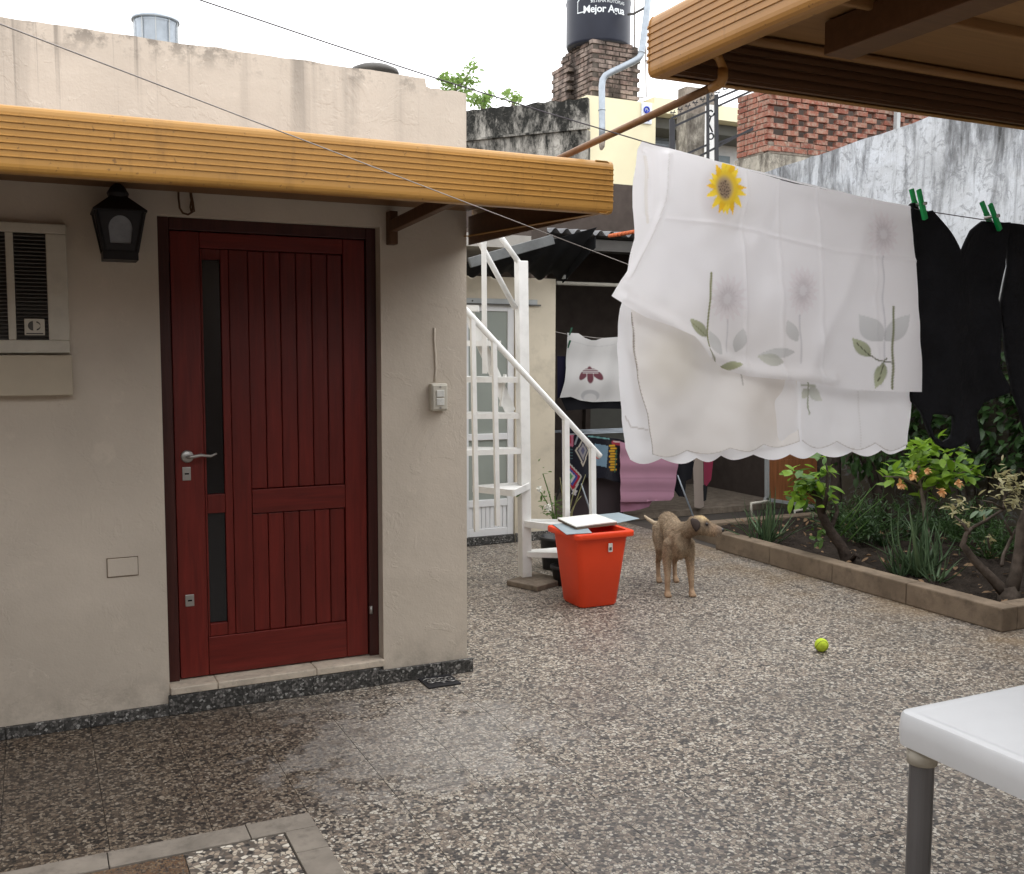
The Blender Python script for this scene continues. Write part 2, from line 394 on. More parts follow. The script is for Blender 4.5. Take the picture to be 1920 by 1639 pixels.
M['orange'] = simple('orange_plastic', (.80,.062,.014), .35, .4, var=.05, scale=4, bump=.06, bscale=25)
M['pot_black'] = simple('black_plastic', (.02,.02,.022), .4, .4)
M['board_white'] = simple('white_slab', (.72,.72,.68), .6, .3, var=.1, scale=20, grime=.3)
M['board_edge'] = simple('brick_brown_slab', (.2,.15,.11), .9)
M['blue_grey'] = simple('blue_grey_sheet', (.27,.33,.36), .5, .3, var=.1)
M['green_peg'] = simple('green_plastic', (.008,.30,.075), .35, .4, var=.06, bump=0)
M['green_peg2'] = simple('dull_green_plastic', (.03,.10,.06), .45, .4, var=.06, bump=0)
M['rope'] = simple('rope', (.10,.09,.10), .7)
M['rope_pale'] = simple('pale_rope', (.34,.31,.29), .7)
M['ball'] = simple('tennis_felt', (.52,.66,.06), .95, .1, var=.12, scale=60, bump=.5, bscale=700, bdist=.001)
M['ball_seam'] = simple('dark_seam', (.13,.16,.03), .9)
M['black_cloth'] = simple('black_jersey', (.0065,.0065,.008), .9, .2, var=.4, scale=9, bump=.7, bscale=16, bdist=.03)
M['bark'] = simple('dark_bark', (.045,.034,.028), .9, .15, var=.4, scale=18, bump=.8, bscale=35, bdist=.012)
M['bark_grey'] = simple('grey_bark', (.17,.14,.115), .85, .15, var=.3, scale=22, bump=.6, bscale=40, bdist=.008)
M['bark_pale'] = simple('greyish_branch_bark', (.085,.068,.055), .85, .15, var=.5, scale=16, bump=.6, bscale=40, bdist=.008)
def leafmat(name, a, b, tr=.35, rough=.42):
    g = G(name, rough, .4); p = g.obj(); c = g.mix(g.rnd(), a, b)
    c = g.mix(g.ramp(g.noise(g.pos(), 30, 3), [(.35, 0.), (.7, .5)]), c, tuple(k*1.5 for k in b))
    g.set(Base_Color=c)
    t = g.n('ShaderNodeBsdfTranslucent', {'Color': g.mix(.5, c, tuple(k*1.8 for k in b))}).outputs[0]
    mx = g.n('ShaderNodeMixShader', {0: tr, 1: g.b.outputs[0], 2: t}).outputs[0]
    g.nt.links.new(mx, g.nt.nodes['Material Output'].inputs[0]); return g.m
M['leaf_bright'] = leafmat('bright_leaf', (.10,.20,.018), (.19,.31,.03))
M['leaf_mid'] = leafmat('mid_leaf', (.045,.11,.018), (.09,.17,.03))
M['leaf_dark'] = leafmat('dark_leaf', (.016,.040,.012), (.04,.085,.02), .2)
M['leaf_aloe'] = leafmat('aloe_leaf', (.055,.105,.05), (.10,.155,.075), .15)
M['leaf_dull'] = leafmat('dull_olive_leaf', (.20,.20,.085), (.33,.30,.16), .3)
M['leaf_dry'] = leafmat('dry_leaf', (.12,.07,.035), (.25,.16,.09), .15, .8)
M['leaf_tree'] = leafmat('tree_leaf', (.09,.16,.035), (.17,.26,.07), .4)
M['petal_orange'] = leafmat('orange_petal', (.62,.30,.10), (.72,.45,.22), .3, .6)
M['petal_white'] = simple('white_petal', (.78,.78,.72), .6)
def clothmat(name, tr=.35, rough=.9, weave=500, bump=.05):
    g = G(name, rough, .1); c = g.n('ShaderNodeVertexColor', layer_name='Col').outputs[0]
    p = g.pos(); g.set(Base_Color=c, Sheen_Weight=.15)
    g.bump(g.math('ADD', g.noise(p, 22, 4), g.math('MULTIPLY', g.noise(p, weave, 2), .1)), bump, .012)
    if tr:
        t = g.n('ShaderNodeBsdfTranslucent', {'Color': c}).outputs[0]
        mx = g.n('ShaderNodeMixShader', {0: tr, 1: g.b.outputs[0], 2: t}).outputs[0]
        g.nt.links.new(mx, g.nt.nodes['Material Output'].inputs[0])
    return g.m
M['cloth'] = clothmat('sheer_white_cloth', .5)
M['cotton'] = clothmat('cotton_cloth', .12)
M['wool'] = clothmat('crochet_wool', 0, .95, 160, .5)
def glass(name, c, rough=.06):
    g = G(name, rough, .5); g.set(Base_Color=c); return g.m
M['glass_dark'] = glass('dark_door_glass', (.010,.010,.012), .15)
M['glass_frost'] = simple('frosted_pane', (.30,.33,.30), .3, .5, var=.08, scale=3, bump=.05, bscale=200, bdist=.001)
M['lamp_glass'] = simple('dusty_lamp_glass', (.26,.28,.31), .4, .4, var=.12, scale=20, grime=.2)
def stained(name, base, black, amount=.5, vert=.35, zlo=2.5, zhi=3.4, blue=None):
    g = G(name, .9, .12); p = g.pos(); x, y, z = g.sep(p)
    c = g.ramp(g.noise(p, 1.4, 6, .65), [(.28, tuple(k*.7 for k in base)), (.7, tuple(k*1.1 for k in base))])
    if blue: c = g.mix(g.ramp(g.noise(p, 3.1, 6, .7, .8), [(.4, 0.), (.68, .8)]), c, blue)
    w = g.noise(g.mapv(p, (3.4, 3.4, 3.4*vert)), 1.0, 9, .74, .25)
    h = g.mr(z, zlo, zhi, -.13, .10)
    k = g.ramp(g.math('ADD', w, h), [(.545-.08*amount, 0.), (.60, amount), (.70, min(1, amount*1.7))])
    c = g.mix(k, c, black)
    w2 = g.noise(g.mapv(p, (12, 12, 1.1)), 1.0, 8, .75, .3)
    c = g.mix(g.ramp(w2, [(.52, 0.), (.66, amount*.95)]), c, tuple(q*1.6 for q in black))
    if vert < .3: c = g.mix(g.mr(g.math('ADD', z, g.math('MULTIPLY', g.noise(p, 2.2, 5), .5)), 2.55, 2.0), c, (.075,.065,.048))  # the dark behind the plants is painted into the lower wall
    sc = g.noise(p, 9, 9, .78, 1.2); c = g.mix(g.ramp(sc, [(.53, 0.), (.58, .55)]), c, tuple(q*.35 for q in base))
    g.set(Base_Color=c); g.bump(g.noise(p, 14, 7, .7), .5, .02); return g.m
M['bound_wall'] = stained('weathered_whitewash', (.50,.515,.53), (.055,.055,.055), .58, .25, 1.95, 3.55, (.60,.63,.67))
M['grey_wall'] = stained('mildewed_render', (.40,.38,.34), (.022,.022,.02), 1., .45, 3.2, 5.2)
M['lat_base'] = stained('peeling_base', (.42,.39,.33), (.07,.06,.05), .7, .5, 3., 4.3)
def brick(name, a, b, pale_mix=.3, black=0.):
    g = G(name, .9, .12); p = g.pos(); c = g.mix(g.rnd(), a, b)
    c = g.mix(g.ramp(g.noise(p, 16, 6, .7), [(.45, 0.), (.68, pale_mix)]), c, (.42,.36,.29))
    if black: c = g.mix(g.ramp(g.noise(g.mapv(p, (2.2, 2.2, 1.)), 1.6, 7, .7), [(.40, 0.), (.58, black)]), c, (.025,.022,.02))
    g.set(Base_Color=c); g.bump(g.noise(p, 30, 5, .7), .6, .015); return g.m
M['brick_old'] = brick('weathered_brick', (.22,.15,.125), (.33,.265,.23), .5, .85)
M['brick_red'] = brick('red_brick', (.25,.085,.06), (.33,.15,.105), .75, .25)
M['mortar'] = simple('old_mortar', (.25,.215,.18), .95, .1, var=.35, scale=9, bump=.6, grime=.6)
M['mortar_dark'] = simple('sooty_mortar', (.10,.085,.072), .95, .1, var=.4, scale=7, bump=.6, grime=.6)
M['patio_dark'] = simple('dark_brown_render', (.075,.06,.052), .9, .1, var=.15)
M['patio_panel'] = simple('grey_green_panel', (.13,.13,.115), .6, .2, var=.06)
M['board_brown'] = wood('brown_board', (.30,.115,.045), .6, 2)
M['blocker_brown'] = simple('brown_blocker', (.17,.12,.085), .9, .1, var=.15)
M['roof_slab'] = simple('roof_screed', (.35,.33,.30), .9)
M['sign_white'] = simple('white_sign', (.72,.75,.80), .5, .3, var=.02, bump=0)
M['sign_blue'] = simple('blue_print', (.03,.06,.42), .5, .3, var=.02, bump=0)
M['tile_orange'] = simple('orange_roof_tile', (.50,.13,.05), .8)

# ------------------------------------------------------------------ setting: ground, floor, bed
WY = 4.26                                                    # front wall plane of the house
MB().box((-60,-40,-.30),(80,90,-.045)).build('ground', M['ground']); tag(bpy.data.objects['ground'], 'bare earth under and around the yard', kind='structure')
floor = MB().box((-4.0,-2.0,-.044),(11.0,8.6,-.004)).build('floor', M['grout'])
tag(floor, 'yard floor of small pebble terrazzo tiles', kind='structure')
TS = .30; GX, GY = .764, 3.13
tile_me = MB().box((-.1489,-.1489,-.02),(.1489,.1489,0)).mesh('tile', M['terrazzo'])
cells = []
for i in range(-17, 20):
    for j in range(-14, 17):
        x, y = GX+(i+.5)*TS, GY+(j+.5)*TS
        if y > WY and x < 1.80: continue
        if x < GX and y < GY and x > -1.4 and y > 2.2: continue
        if x > 4.66 and y > 3.62: continue
        if y > 8.2 or y > 7.05 and x < 3.7: continue
        v = Vector((x, y, 0))-EYE; d = v.dot(FW)
        vis = False
        if d > .3:
            px = PW/2+F*v.dot(RT)/d; py = PH/2-F*v.dot(UP)/d; vis = -120 < px < 2040 and py < 1800
        cells.append((not vis, d, x, y))
cells.sort()
cut_me = MB().box((-.1489,-.1489,-.02),(.1489,.0545,0)).mesh('tile', M['terrazzo'])
rest = MB()
for k, (nv, d, x, y) in enumerate(cells):
    cut = y > WY-.1 and x < 1.80
    dz = random.uniform(-.0004, .0004)
    if k < 290 and not nv: place('tile', cut_me if cut else tile_me, floor, TRS((x, y, dz), (0, 0, 0 if cut else random.randrange(4)*math.pi/2)))
    else: rest.box((x-.1489, y-.1489, -.02), (x+.1489, y+(.0545 if cut else .1489), dz))
tag(rest.build('tile_field', M['terrazzo'], floor), kind='stuff')
# concrete band round the inspection cover, with its own tiles inside
for a, b in (((-1.4,3.03),(.153,3.13)), ((.156,3.03),(.560,3.13)), ((.563,3.03),(.764,3.13)), ((.664,2.885),(.764,3.027)), ((.664,2.45),(.764,2.882)), ((.664,2.0),(.764,2.447))):
    o = MB().box((a[0],a[1],-.02),(b[0],b[1],.004)).build('band_piece', M['concrete'], floor, bevel=.002)
for j in range(3):
    for i in range(6):
        m = M['terrazzo_red'] if (i, j) in ((1,0),(3,1),(4,0)) else M['terrazzo_in']
        MB().box((.661-(i+1)*.298, 3.026-(j+1)*.298, -.02), (.658-i*.298, 3.023-j*.298, .001)).build('cover_tile', m, floor)

# ------------------------------------------------------------------ the house with the red door
house = thing('house', (0, WY, 0), 'low cream stucco house with the red door and a stained parapet', 'house')
pts = [(-3.2, 0), (.47, 0), (.47, 2.035), (1.392, 2.035), (1.392, 0), (1.80, 0), (1.80, 2.645)]
for i in range(9): pts.append((1.79-i*.02, 2.649+random.uniform(-.003, .003)))
pts += [(1.610, 2.656), (1.604, 2.690)]
x = 1.58
while x > -3.1: pts.append((x, 2.6915+(1.6-x)*.0165+random.uniform(-.0045, .0035))); x -= random.uniform(.03, .12)
pts.append((-3.2, 2.77))
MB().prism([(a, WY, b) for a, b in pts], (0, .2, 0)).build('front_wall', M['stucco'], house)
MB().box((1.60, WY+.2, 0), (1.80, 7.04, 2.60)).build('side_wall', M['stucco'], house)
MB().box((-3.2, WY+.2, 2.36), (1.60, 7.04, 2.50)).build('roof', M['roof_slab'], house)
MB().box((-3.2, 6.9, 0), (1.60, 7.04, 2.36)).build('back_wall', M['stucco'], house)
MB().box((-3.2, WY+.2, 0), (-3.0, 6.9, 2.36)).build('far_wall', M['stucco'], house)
# skirting tiles
sx = 1.822; k = 0
for w in (.16,.30,.30,.30,.30,.30,.30,.30,.30,.30,.30):
    top = .062 if sx > 1.40 else (.080 if sx > .48 else .046)
    if sx-w < -2: break
    MB().box((sx-w+.0015, WY-.024, 0), (sx, WY-.001, top)).build('skirting_tile', M['skirt'], house, bevel=.002)
    sx -= w
for x0, x1 in ((.472,.66), (.662,1.08), (1.082,1.390)):      # marble threshold pieces
    MB().box((x0, WY-.02, .082), (x1, WY+.16, .112)).build('threshold_tile', M['marble'], house, bevel=.004)
MB().box((.47, WY, 0), (1.392, WY+.16, .0815)).build('threshold_base', M['skirt'], house)
# chased cable trace and plaster patches above the switch
tr = MB()
tr.tube([(1.645+random.uniform(-.004,.004), WY-.001, 1.36+i*.03) for i in range(9)], .006, 6)
tr.build('plaster_trace', M['stucco'], house, smooth=True)

# door
door = bpy.data.objects.new('door', None); col.objects.link(door); door.location = (.93, 4.34, .11); adopt(door, house); door['label'] = 'red mahogany plank door with two narrow dark panes'
door.matrix_parent_inverse = house.matrix_basis.inverted()
fr = MB(); DY = 4.335
fr.box((.470, DY-.012, .112), (.520, DY+.10, 2.035)); fr.box((1.347, DY-.012, .112), (1.392, DY+.10, 2.035)); fr.box((.520, DY-.012, 1.985), (1.347, DY+.10, 2.035))
fr.build('door_frame', M['door_frame'], door, bevel=.004)
zb, zt = .118, 1.982
def dbox(x0, z0, x1, z1, y, name, m, b=.003): return MB().box((x0, y, z0), (x1, y+.035, z1)).build(name, m, door, bevel=b)
dbox(.524, zb, .640, zt, DY, 'stile', M['door']); dbox(1.246, zb, 1.343, zt, DY, 'stile', M['door']); dbox(.757, .284, .834, 1.915, DY+.001, 'stile', M['door'])
dbox(.6415, zb, 1.2445, .282, DY+.001, 'rail', M['door_h']); dbox(.6415, 1.917, 1.2445, zt, DY+.001, 'rail', M['door_h']); dbox(.836, .800, 1.2445, .903, DY+.001, 'rail', M['door_h'])
# glazing strip: frame pieces and two panes
for a in ((.642,.284,.650,1.915), (.724,.284,.7555,1.915), (.651,.284,.7225,.338), (.651,.812,.7225,.892), (.651,1.872,.7225,1.915)):
    dbox(a[0], a[1], a[2], a[3], DY+.004, 'glazing_bead', M['door'], .002)
MB().box((.6495, DY+.022, .34), (.7235, DY+.028, .81)).build('pane', M['glass_dark'], door)
MB().box((.6495, DY+.022, .894), (.7235, DY+.028, 1.87)).build('pane', M['glass_dark'], door)
for i in range(6):
    x0 = .8365+i*.0681
    dbox(x0, .284, x0+.0655, .797, DY+.009, 'plank', M['door'], .004); dbox(x0, .906, x0+.0655, 1.914, DY+.009, 'plank', M['door'], .004)
MB().box((.56, DY+.036, .15), (1.32, DY+.05, 1.95)).build('backing_board', M['door_frame'], door)
h = MB(); h.lathe([(0, 0), (.026, 0), (.026, .006), (.02, .010), (.0, .010)], (0,0,0), 20)
h2 = MB(); h2.v = [(.572+a, DY-b, 1.058+c) for a, c, b in [(p[0], p[1], p[2]) for p in h.v]]; h2.f = h.f
h2.tube([(.572, DY-.008, 1.058), (.572, DY-.045, 1.058), (.582, DY-.052, 1.06), (.62, DY-.05, 1.066), (.66, DY-.047, 1.060), (.685, DY-.044, 1.070)], [.008,.008,.008,.007,.006,.004], 8)
h2.build('handle', M['steel'], door, smooth=True)
for zc, w, hh in ((.986, .034, .056), (.450, .036, .05)):
    MB().box((.568-w/2, DY-.004, zc-hh/2), (.568+w/2, DY-.0005, zc+hh/2)).build('lock_plate', M['steel'], door, bevel=.003)
    MB().box((.560, DY-.006, zc-.003), (.577, DY-.0042, zc+.003)).build('keyhole', M['dark'], door)
MB().tube([(1.352, DY-.02, .31), (1.352, DY-.02, .345)], .008, 8).build('hinge', M['steel'], door, smooth=True)

# AC unit in the wall
ac = thing('air_conditioner', (-.2, WY, 1.48), 'off-white window air conditioner set in the cream wall, dark slatted grille', 'air conditioner')
cf = MB(); y0, y1 = WY-.035, WY-.001
cf.box((-.72,y0,1.485),(.137,y1,1.535)); cf.box((-.72,y0,1.935),(.137,y1,1.972)); cf.box((.065,y0,1.535),(.137,y1,1.935)); cf.box((-.072,y0,1.535),(-.045,y1,1.935)); cf.box((-.205,y0,1.535),(-.180,y1,1.935)); cf.box((-.72,y0,1.535),(-.60,y1,1.935))
cf.build('casing', M['off_white'], ac, bevel=.004)
MB().box((-.6,WY-.006,1.53),(.07,WY-.0005,1.94)).build('grille_back', M['dark'], ac)
sl = MB().box((-.054,-.012,-.0022),(.054,.012,.0022), Matrix.Rotation(.55,4,'X')).mesh('slat', M['slat'])
for cx in (.010, -.126):
    for i in range(28): place('slat', sl, ac, TRS((cx, WY-.019, 1.542+i*.0143)))
for i in range(28): place('slat', sl, ac, TRS((-.39, WY-.019, 1.542+i*.0143), (0,0,0), (3.7,1,1)))
bd = MB().box((-.018,WY-.039,1.553),(.052,WY-.0335,1.615)).build('badge', M['off_white'], ac, bevel=.002)
lg = MB()
def arc(cx, cz, r, a0, a1, n=10): return [(cx+r*math.cos(math.radians(a0+(a1-a0)*i/n)), cz+r*math.sin(math.radians(a0+(a1-a0)*i/n))) for i in range(n+1)]
lg.prism([(a, WY-.0395, b) for a, b in arc(.012, 1.588, .018, 90, 270)], (0,-.001,0))
oc = arc(.020, 1.588, .018, 78, 20); lg.prism([(a, WY-.0395, b) for a, b in oc+[(a2*1., b2-.006) for a2, b2 in reversed(oc)]], (0,-.001,0))
oc = arc(.020, 1.588, .018, -78, -20); lg.prism([(a, WY-.0395, b) for a, b in oc+[(a2*1., b2+.006) for a2, b2 in reversed(oc)]], (0,-.001,0))
lg.box((-.012,WY-.0405,1.557),(.046,WY-.0395,1.561))
lg.build('letter_mark', M['slat'], ac)
led = MB().box((-.75,WY-.055,1.325),(.143,WY-.001,1.478)).build('wall_ledge', M['ledge'], bevel=.004)
tag(led, 'plain plastered ledge boxed out under the air conditioner', 'ledge')

# lanterns
def lantern(px, py, label, yaw_=0., s=1.0):
    t = thing('wall_lantern', (px, py, 1.835), label, 'lantern', 'black wall lanterns')
    z0, zs, zt = 1.835, 2.012, 2.072; b, w = .062*s, .092*s
    fr = MB()
    for sx_ in (-1, 1):
        for sy_ in (-1, 1): fr.bar((px+sx_*b, py+sy_*b, z0+.03), (px+sx_*w, py+sy_*w, zs), .012, .012)
    fr.box((px-b-.006,py-b-.006,z0),(px+b+.006,py+b+.006,z0+.032))
    for f_ in range(4):                                       # arched face plates around each pane
        m = Matrix.Translation((px, py, 0)) @ Matrix.Rotation(f_*math.pi/2, 4, 'Z')
        n = 14; outer = []; inner = []
        for i in range(n+1):
            a = math.pi*i/n; ix = .046*s*math.cos(a); iz = zs-.062+.046*math.sin(a)
            inner.append((ix, iz)); outer.append((w*math.cos(a)/max(abs(math.cos(a)), abs(math.sin(a)))*.97, min(zs, zs-.062+.10*max(0, math.sin(a)))))
        pl = lambda q: m @ Vector((q[0], -(b+(w-b)*(q[1]-z0-.03)/(zs-z0-.03))-.001, q[1]))
        vs = [pl(q) for q in outer]+[pl(q) for q in inner]
        fr.add(vs, [(i, i+1, n+2+i, n+1+i) for i in range(n)])
        for sg in (-1, 1):
            fr.add([pl((sg*.046*s, zs-.062)), pl((sg*w*.97, zs-.062)), pl((sg*b, z0+.03)), pl((sg*.036*s, z0+.03))], [(0,1,2,3)])
        fr.add([pl((-.04*s, z0+.06)), pl((.04*s, z0+.06)), pl((.04*s, z0+.03)), pl((-.04*s, z0+.03))], [(0,1,2,3)])
    fr.build('frame', M['black_iron'], t)
    cap = MB()
    secs = [(.105*s, zs), (.105*s, zs+.006), (.035*s, zt), (.03*s, zt+.004)]
    vs = [(px+a*r, py+c*r, z) for r, z in secs for a, c in ((-1,-1),(1,-1),(1,1),(-1,1))]
    cap.add(vs, [(4*i+k, 4*i+(k+1)%4, 4*i+4+(k+1)%4, 4*i+4+k) for i in range(3) for k in range(4)]+[(3,2,1,0),(12,13,14,15)])
    cap.lathe([(.035, 0), (.04, .015), (.025, .04), (.012, .05)], (px, py, zt), 14)
    cap.build('roof_cap', M['black_iron'], t)
    for f_ in range(4):
        m = Matrix.Translation((px, py, 0)) @ Matrix.Rotation(f_*math.pi/2, 4, 'Z')
        pl = lambda q: m @ Vector((q[0], -(b+(w-b)*(q[1]-z0-.03)/(zs-z0-.03))+.004, q[1]))
        MB().prism([pl(q) for q in ((-b*.9, z0+.035), (b*.9, z0+.035), (w*.9, zs-.004), (-w*.9, zs-.004))], (m.to_3x3() @ Vector((0,.003,0)))).build('glass_pane', M['lamp_glass'], t)
    return t
L1 = lantern(.318, 4.13, 'black lantern with arched frosted panes between the air conditioner and the red door', 0, .90)
arm = MB().tube([(.318,4.258,2.20),(.318,4.19,2.215),(.318,4.13,2.19),(.318,4.13,2.15)], .016, 10); arm.lathe([(.05,0),(.05,.01),(.0,.02)], (.318, 4.13, 2.14), 12)
arm.build('bracket', M['black_iron'], L1, smooth=True)
L2 = lantern(1.93, 4.98, 'black lantern half hidden round the corner of the cream house')
MB().tube([(1.80,4.98,2.20),(1.87,4.98,2.215),(1.93,4.98,2.19),(1.93,4.98,2.15)], .016, 10).build('bracket', M['black_iron'], L2, smooth=True)

# small things on the wall
sw = thing('switch_box', (1.655, WY, 1.29), 'small grey switch box with two rockers on the cream pillar', 'switch')
MB().box((1.612,WY-.040,1.228),(1.692,WY-.001,1.352)).build('box_body', M['off_white'], sw, bevel=.008)
MB().box((1.618,WY-.046,1.236),(1.686,WY-.0402,1.344)).build('cover_plate', M['off_white'], sw, bevel=.003)
for dz in (-.02, .017): MB().box((1.633,WY-.051,1.29+dz-.016),(1.671,WY-.0462,1.29+dz+.016)).build('rocker', M['board_white'], sw, bevel=.003)
for dz in (-.047, .047): MB().box((1.649,WY-.048,1.29+dz-.004),(1.657,WY-.0462,1.29+dz+.004)).build('screw', M['steel'], sw)
MB().box((.2435,WY-.003,.5925),(.3625,WY-.0005,.6715)).build('wall_gap', M['kerb'], house)
cv = MB().box((.247,WY-.006,.596),(.360,WY-.001,.668)).build('cover_plate', M['stucco'], bevel=.003); tag(cv, 'blank rectangular cover plate painted over, low on the cream wall', 'cover plate')
cb = MB()
P0 = [(.553,4.25,2.16),(.551,4.235,2.10),(.554,4.232,2.06),(.565,4.23,2.041),(.585,4.23,2.036),(.600,4.23,2.046),(.604,4.235,2.07),(.598,4.24,2.11),(.597,4.25,2.16)]
cb.tube(P0, .0042, 6); cb.tube([(.597,4.25,2.16),(.602,4.236,2.11),(.594,4.231,2.065),(.598,4.229,2.043),(.609,4.229,2.05),(.606,4.235,2.085),(.600,4.24,2.12)], .0038, 6)
tag(cb.build('cable_loop', M['dark_wood'], smooth=True), 'loop of brown cable hanging from the canopy above the red door', 'cable')
gr = thing('drain_grate', (1.62, 4.155, 0), 'small dark drain grate with scrollwork at the foot of the pillar', 'drain grate')
MB().box((1.545,4.09,.001),(1.70,4.232,.007)).build('grate_frame', M['black_iron'], gr)
sc_ = MB()
for i in range(4):
    cx = 1.575+i*.032
    sc_.tube([(cx+(.004+.0022*k)*math.cos(k*.8+i), 4.16+(.004+.0035*k)*math.sin(k*.8+i), .011) for k in range(12)], .0022, 5)
sc_.build('scroll_bar', M['steel'], gr, smooth=True)

# canopy over the door
def ribbed(h, depth, n, rad, lip):
    """profile (out, z) of a rounded ribbed metal fascia, bottom to top"""
    pr = [(-.045, 0), (-.02, 0.0)] + [(-.02+rad*math.sin(a)*.8, rad-rad*math.cos(a)) for a in (.4, .8, 1.2, 1.57)]
    z0, z1 = rad+.004, h-rad-.004; st = (z1-z0)/n; o = -.02+rad*.8
    for i in range(n):
        z = z0+i*st; pr += [(o, z), (o, z+st*.70), (o+.0035, z+st*.78), (o+.0035, z+st*.92), (o, z+st)]
    pr += [(-.02+rad*.8*math.cos(a), h-rad+rad*math.sin(a)) for a in (0.1, .5, .9, 1.3, 1.57)] + [(-.06, h)]
    return pr
can = thing('door_canopy', (.3, WY, 2.0), 'ochre ribbed metal canopy over the red door', 'canopy')
CX1, CF, CZ = 1.835, 3.04, 1.972
prf = ribbed(.178, 0, 7, .022, .05)
def sweep(prf, p0, p1, out, name, m, parent, n=2, wav=0., shear0=0., shear1=0.):
    mb = MB(); k = len(prf); p0 = Vector(p0); p1 = Vector(p1); out = Vector(out); d = (p1-p0).normalized(); vs = []
    for i in range(n):
        t = i/(n-1); q = p0.lerp(p1, t)+Vector((0,0,wav*math.sin(t*9)))
        sh = shear0*(1-t)+shear1*t
        vs += [q+out*a+Vector((0,0,b))+d*(sh*a) for a, b in prf]
    fs = [(i*k+j, i*k+j+1, (i+1)*k+j+1, (i+1)*k+j) for i in range(n-1) for j in range(k-1)]
    mb.add(vs, fs); o = mb.build(name, m, parent)
    s = o.modifiers.new('sheet', 'SOLIDIFY'); s.thickness = .0025; s.offset = -1
    return o
sweep(prf, (-3.2, CF, CZ-.002), (CX1, CF, CZ), (0,-1,0), 'fascia', M['fascia'], can, 40, .0015)
sweep(prf, (CX1-.006, CF+.006, CZ), (CX1-.006, WY-.004, CZ+.04), (1,0,0), 'side_fascia', M['fascia'], can)
MB().add([(-3.2,CF+.02,CZ+.165),(CX1-.02,CF+.02,CZ+.165),(CX1-.02,WY-.002,CZ+.20),(-3.2,WY-.002,CZ+.20),(-3.2,CF+.02,CZ+.170),(CX1-.02,CF+.02,CZ+.170),(CX1-.02,WY-.002,CZ+.205),(-3.2,WY-.002,CZ+.205)],
         [(0,1,2,3),(4,7,6,5),(0,4,5,1),(1,5,6,2),(2,6,7,3),(3,7,4,0)]).build('roof_sheet', M['soffit'], can)
for i in range(5):                                            # soffit boards along the wall
    a = CF+.03+i*.236
    MB().box((-3.15, a, CZ+.128+i*.006), (CX1-.03, a+.230, CZ+.142+i*.006)).build('soffit_board', M['soffit'], can, bevel=.004)
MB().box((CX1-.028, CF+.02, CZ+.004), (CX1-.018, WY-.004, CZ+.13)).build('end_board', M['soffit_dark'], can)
for bx in (1.437, -1.2):
    b = MB().box((bx-.019, WY-.055, 1.957), (bx+.019, WY-.001, 2.10)).build('bracket_post', M['dark_wood'], can, bevel=.004)
    MB().bar((bx, WY-.03, 2.035), (bx, CF+.06, 2.085), .036, .05).build('bracket_arm', M['dark_wood'], can, bevel=.004)

# roof vents behind the parapet
v1 = at(292, 52, 6.5)
rv = thing('roof_vent', (v1.x, v1.y, 2.5), 'pale ribbed vent drum on the house roof behind the parapet', 'roof vent')
rv.location.z = 2.5
MB().lathe([(.125,2.5),(.13,3.05),(.132,v1.z+.005),(.136,v1.z+.02),(.138,v1.z+.03)], (v1.x, v1.y, 0), 36).build('drum', M['galv'], rv, smooth=True)
MB().lathe([(.139,v1.z+.03),(.149,v1.z+.032),(.149,v1.z+.046),(.12,v1.z+.058),(0,v1.z+.062)], (v1.x, v1.y, 0), 36).build('lid', M['galv'], rv, smooth=True)
for k in range(10):
    a = k*math.pi/5+.2; MB().bar((v1.x+.138*math.cos(a), v1.y+.138*math.sin(a), 2.6), (v1.x+.14*math.cos(a), v1.y+.14*math.sin(a), v1.z+.03), .006, .006, Vector((1,0,0))).build('rib', M['grey_metal'], rv)
v2 = at(703, 140, 6.6)
rd = thing('roof_vent', (v2.x, v2.y, 2.5), 'low dark domed vent cap just showing over the parapet', 'roof vent')
MB().lathe([(.10,2.5),(.10,v2.z),(0,v2.z)], (v2.x, v2.y, 0), 28).build('pipe', M['galv'], rd, smooth=True)
MB().lathe([(.150,v2.z),(.158,v2.z+.012),(.15,v2.z+.03),(.10,v2.z+.052),(.0,v2.z+.062)], (v2.x, v2.y, 0), 32).build('cap', M['slat'], rd, smooth=True)

# ------------------------------------------------------------------ carport roof on the right
cp = thing('carport_roof', (3.6, .5, 2.27), 'ochre ribbed carport roof overhead, brown boards underneath', 'carport')
PX, PY, PZ = 1.605, 2.485, 2.268
prc = ribbed(.172, 0, 6, .026, .05)
sweep(prc, (PX, PY-.015, PZ), (PX, .62, PZ), (-1,0,0), 'side_fascia', M['fascia2'], cp, 24, .001)
sweep(prc, (PX+.015, PY, PZ), (6.5, PY, PZ), (0,1,0), 'far_fascia', M['fascia2'], cp, 24, .001)
cor = MB(); kk = len(prc); n = 8; vs = []
for i in range(n+1):
    a = math.pi/2*i/n; o = Vector((-math.cos(a), math.sin(a), 0))
    vs += [Vector((PX+.015, PY-.015, PZ))+o*(.015+q[0])+Vector((0,0,q[1])) for q in prc]
cor.add(vs, [(i*kk+j, i*kk+j+1, (i+1)*kk+j+1, (i+1)*kk+j) for i in range(n) for j in range(kk-1)])
co = cor.build('corner_fascia', M['fascia2'], cp); s_ = co.modifiers.new('sheet', 'SOLIDIFY'); s_.thickness = .0025; s_.offset = -1
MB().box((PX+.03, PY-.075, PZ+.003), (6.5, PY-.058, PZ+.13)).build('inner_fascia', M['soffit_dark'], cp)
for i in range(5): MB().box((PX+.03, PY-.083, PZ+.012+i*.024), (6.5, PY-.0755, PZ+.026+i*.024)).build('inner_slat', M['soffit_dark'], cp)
MB().tube([(1.70, PY-.06, PZ+.062), (1.70, .62, PZ+.062)], .030, 14).build('gutter', M['fascia2'], cp, smooth=True)
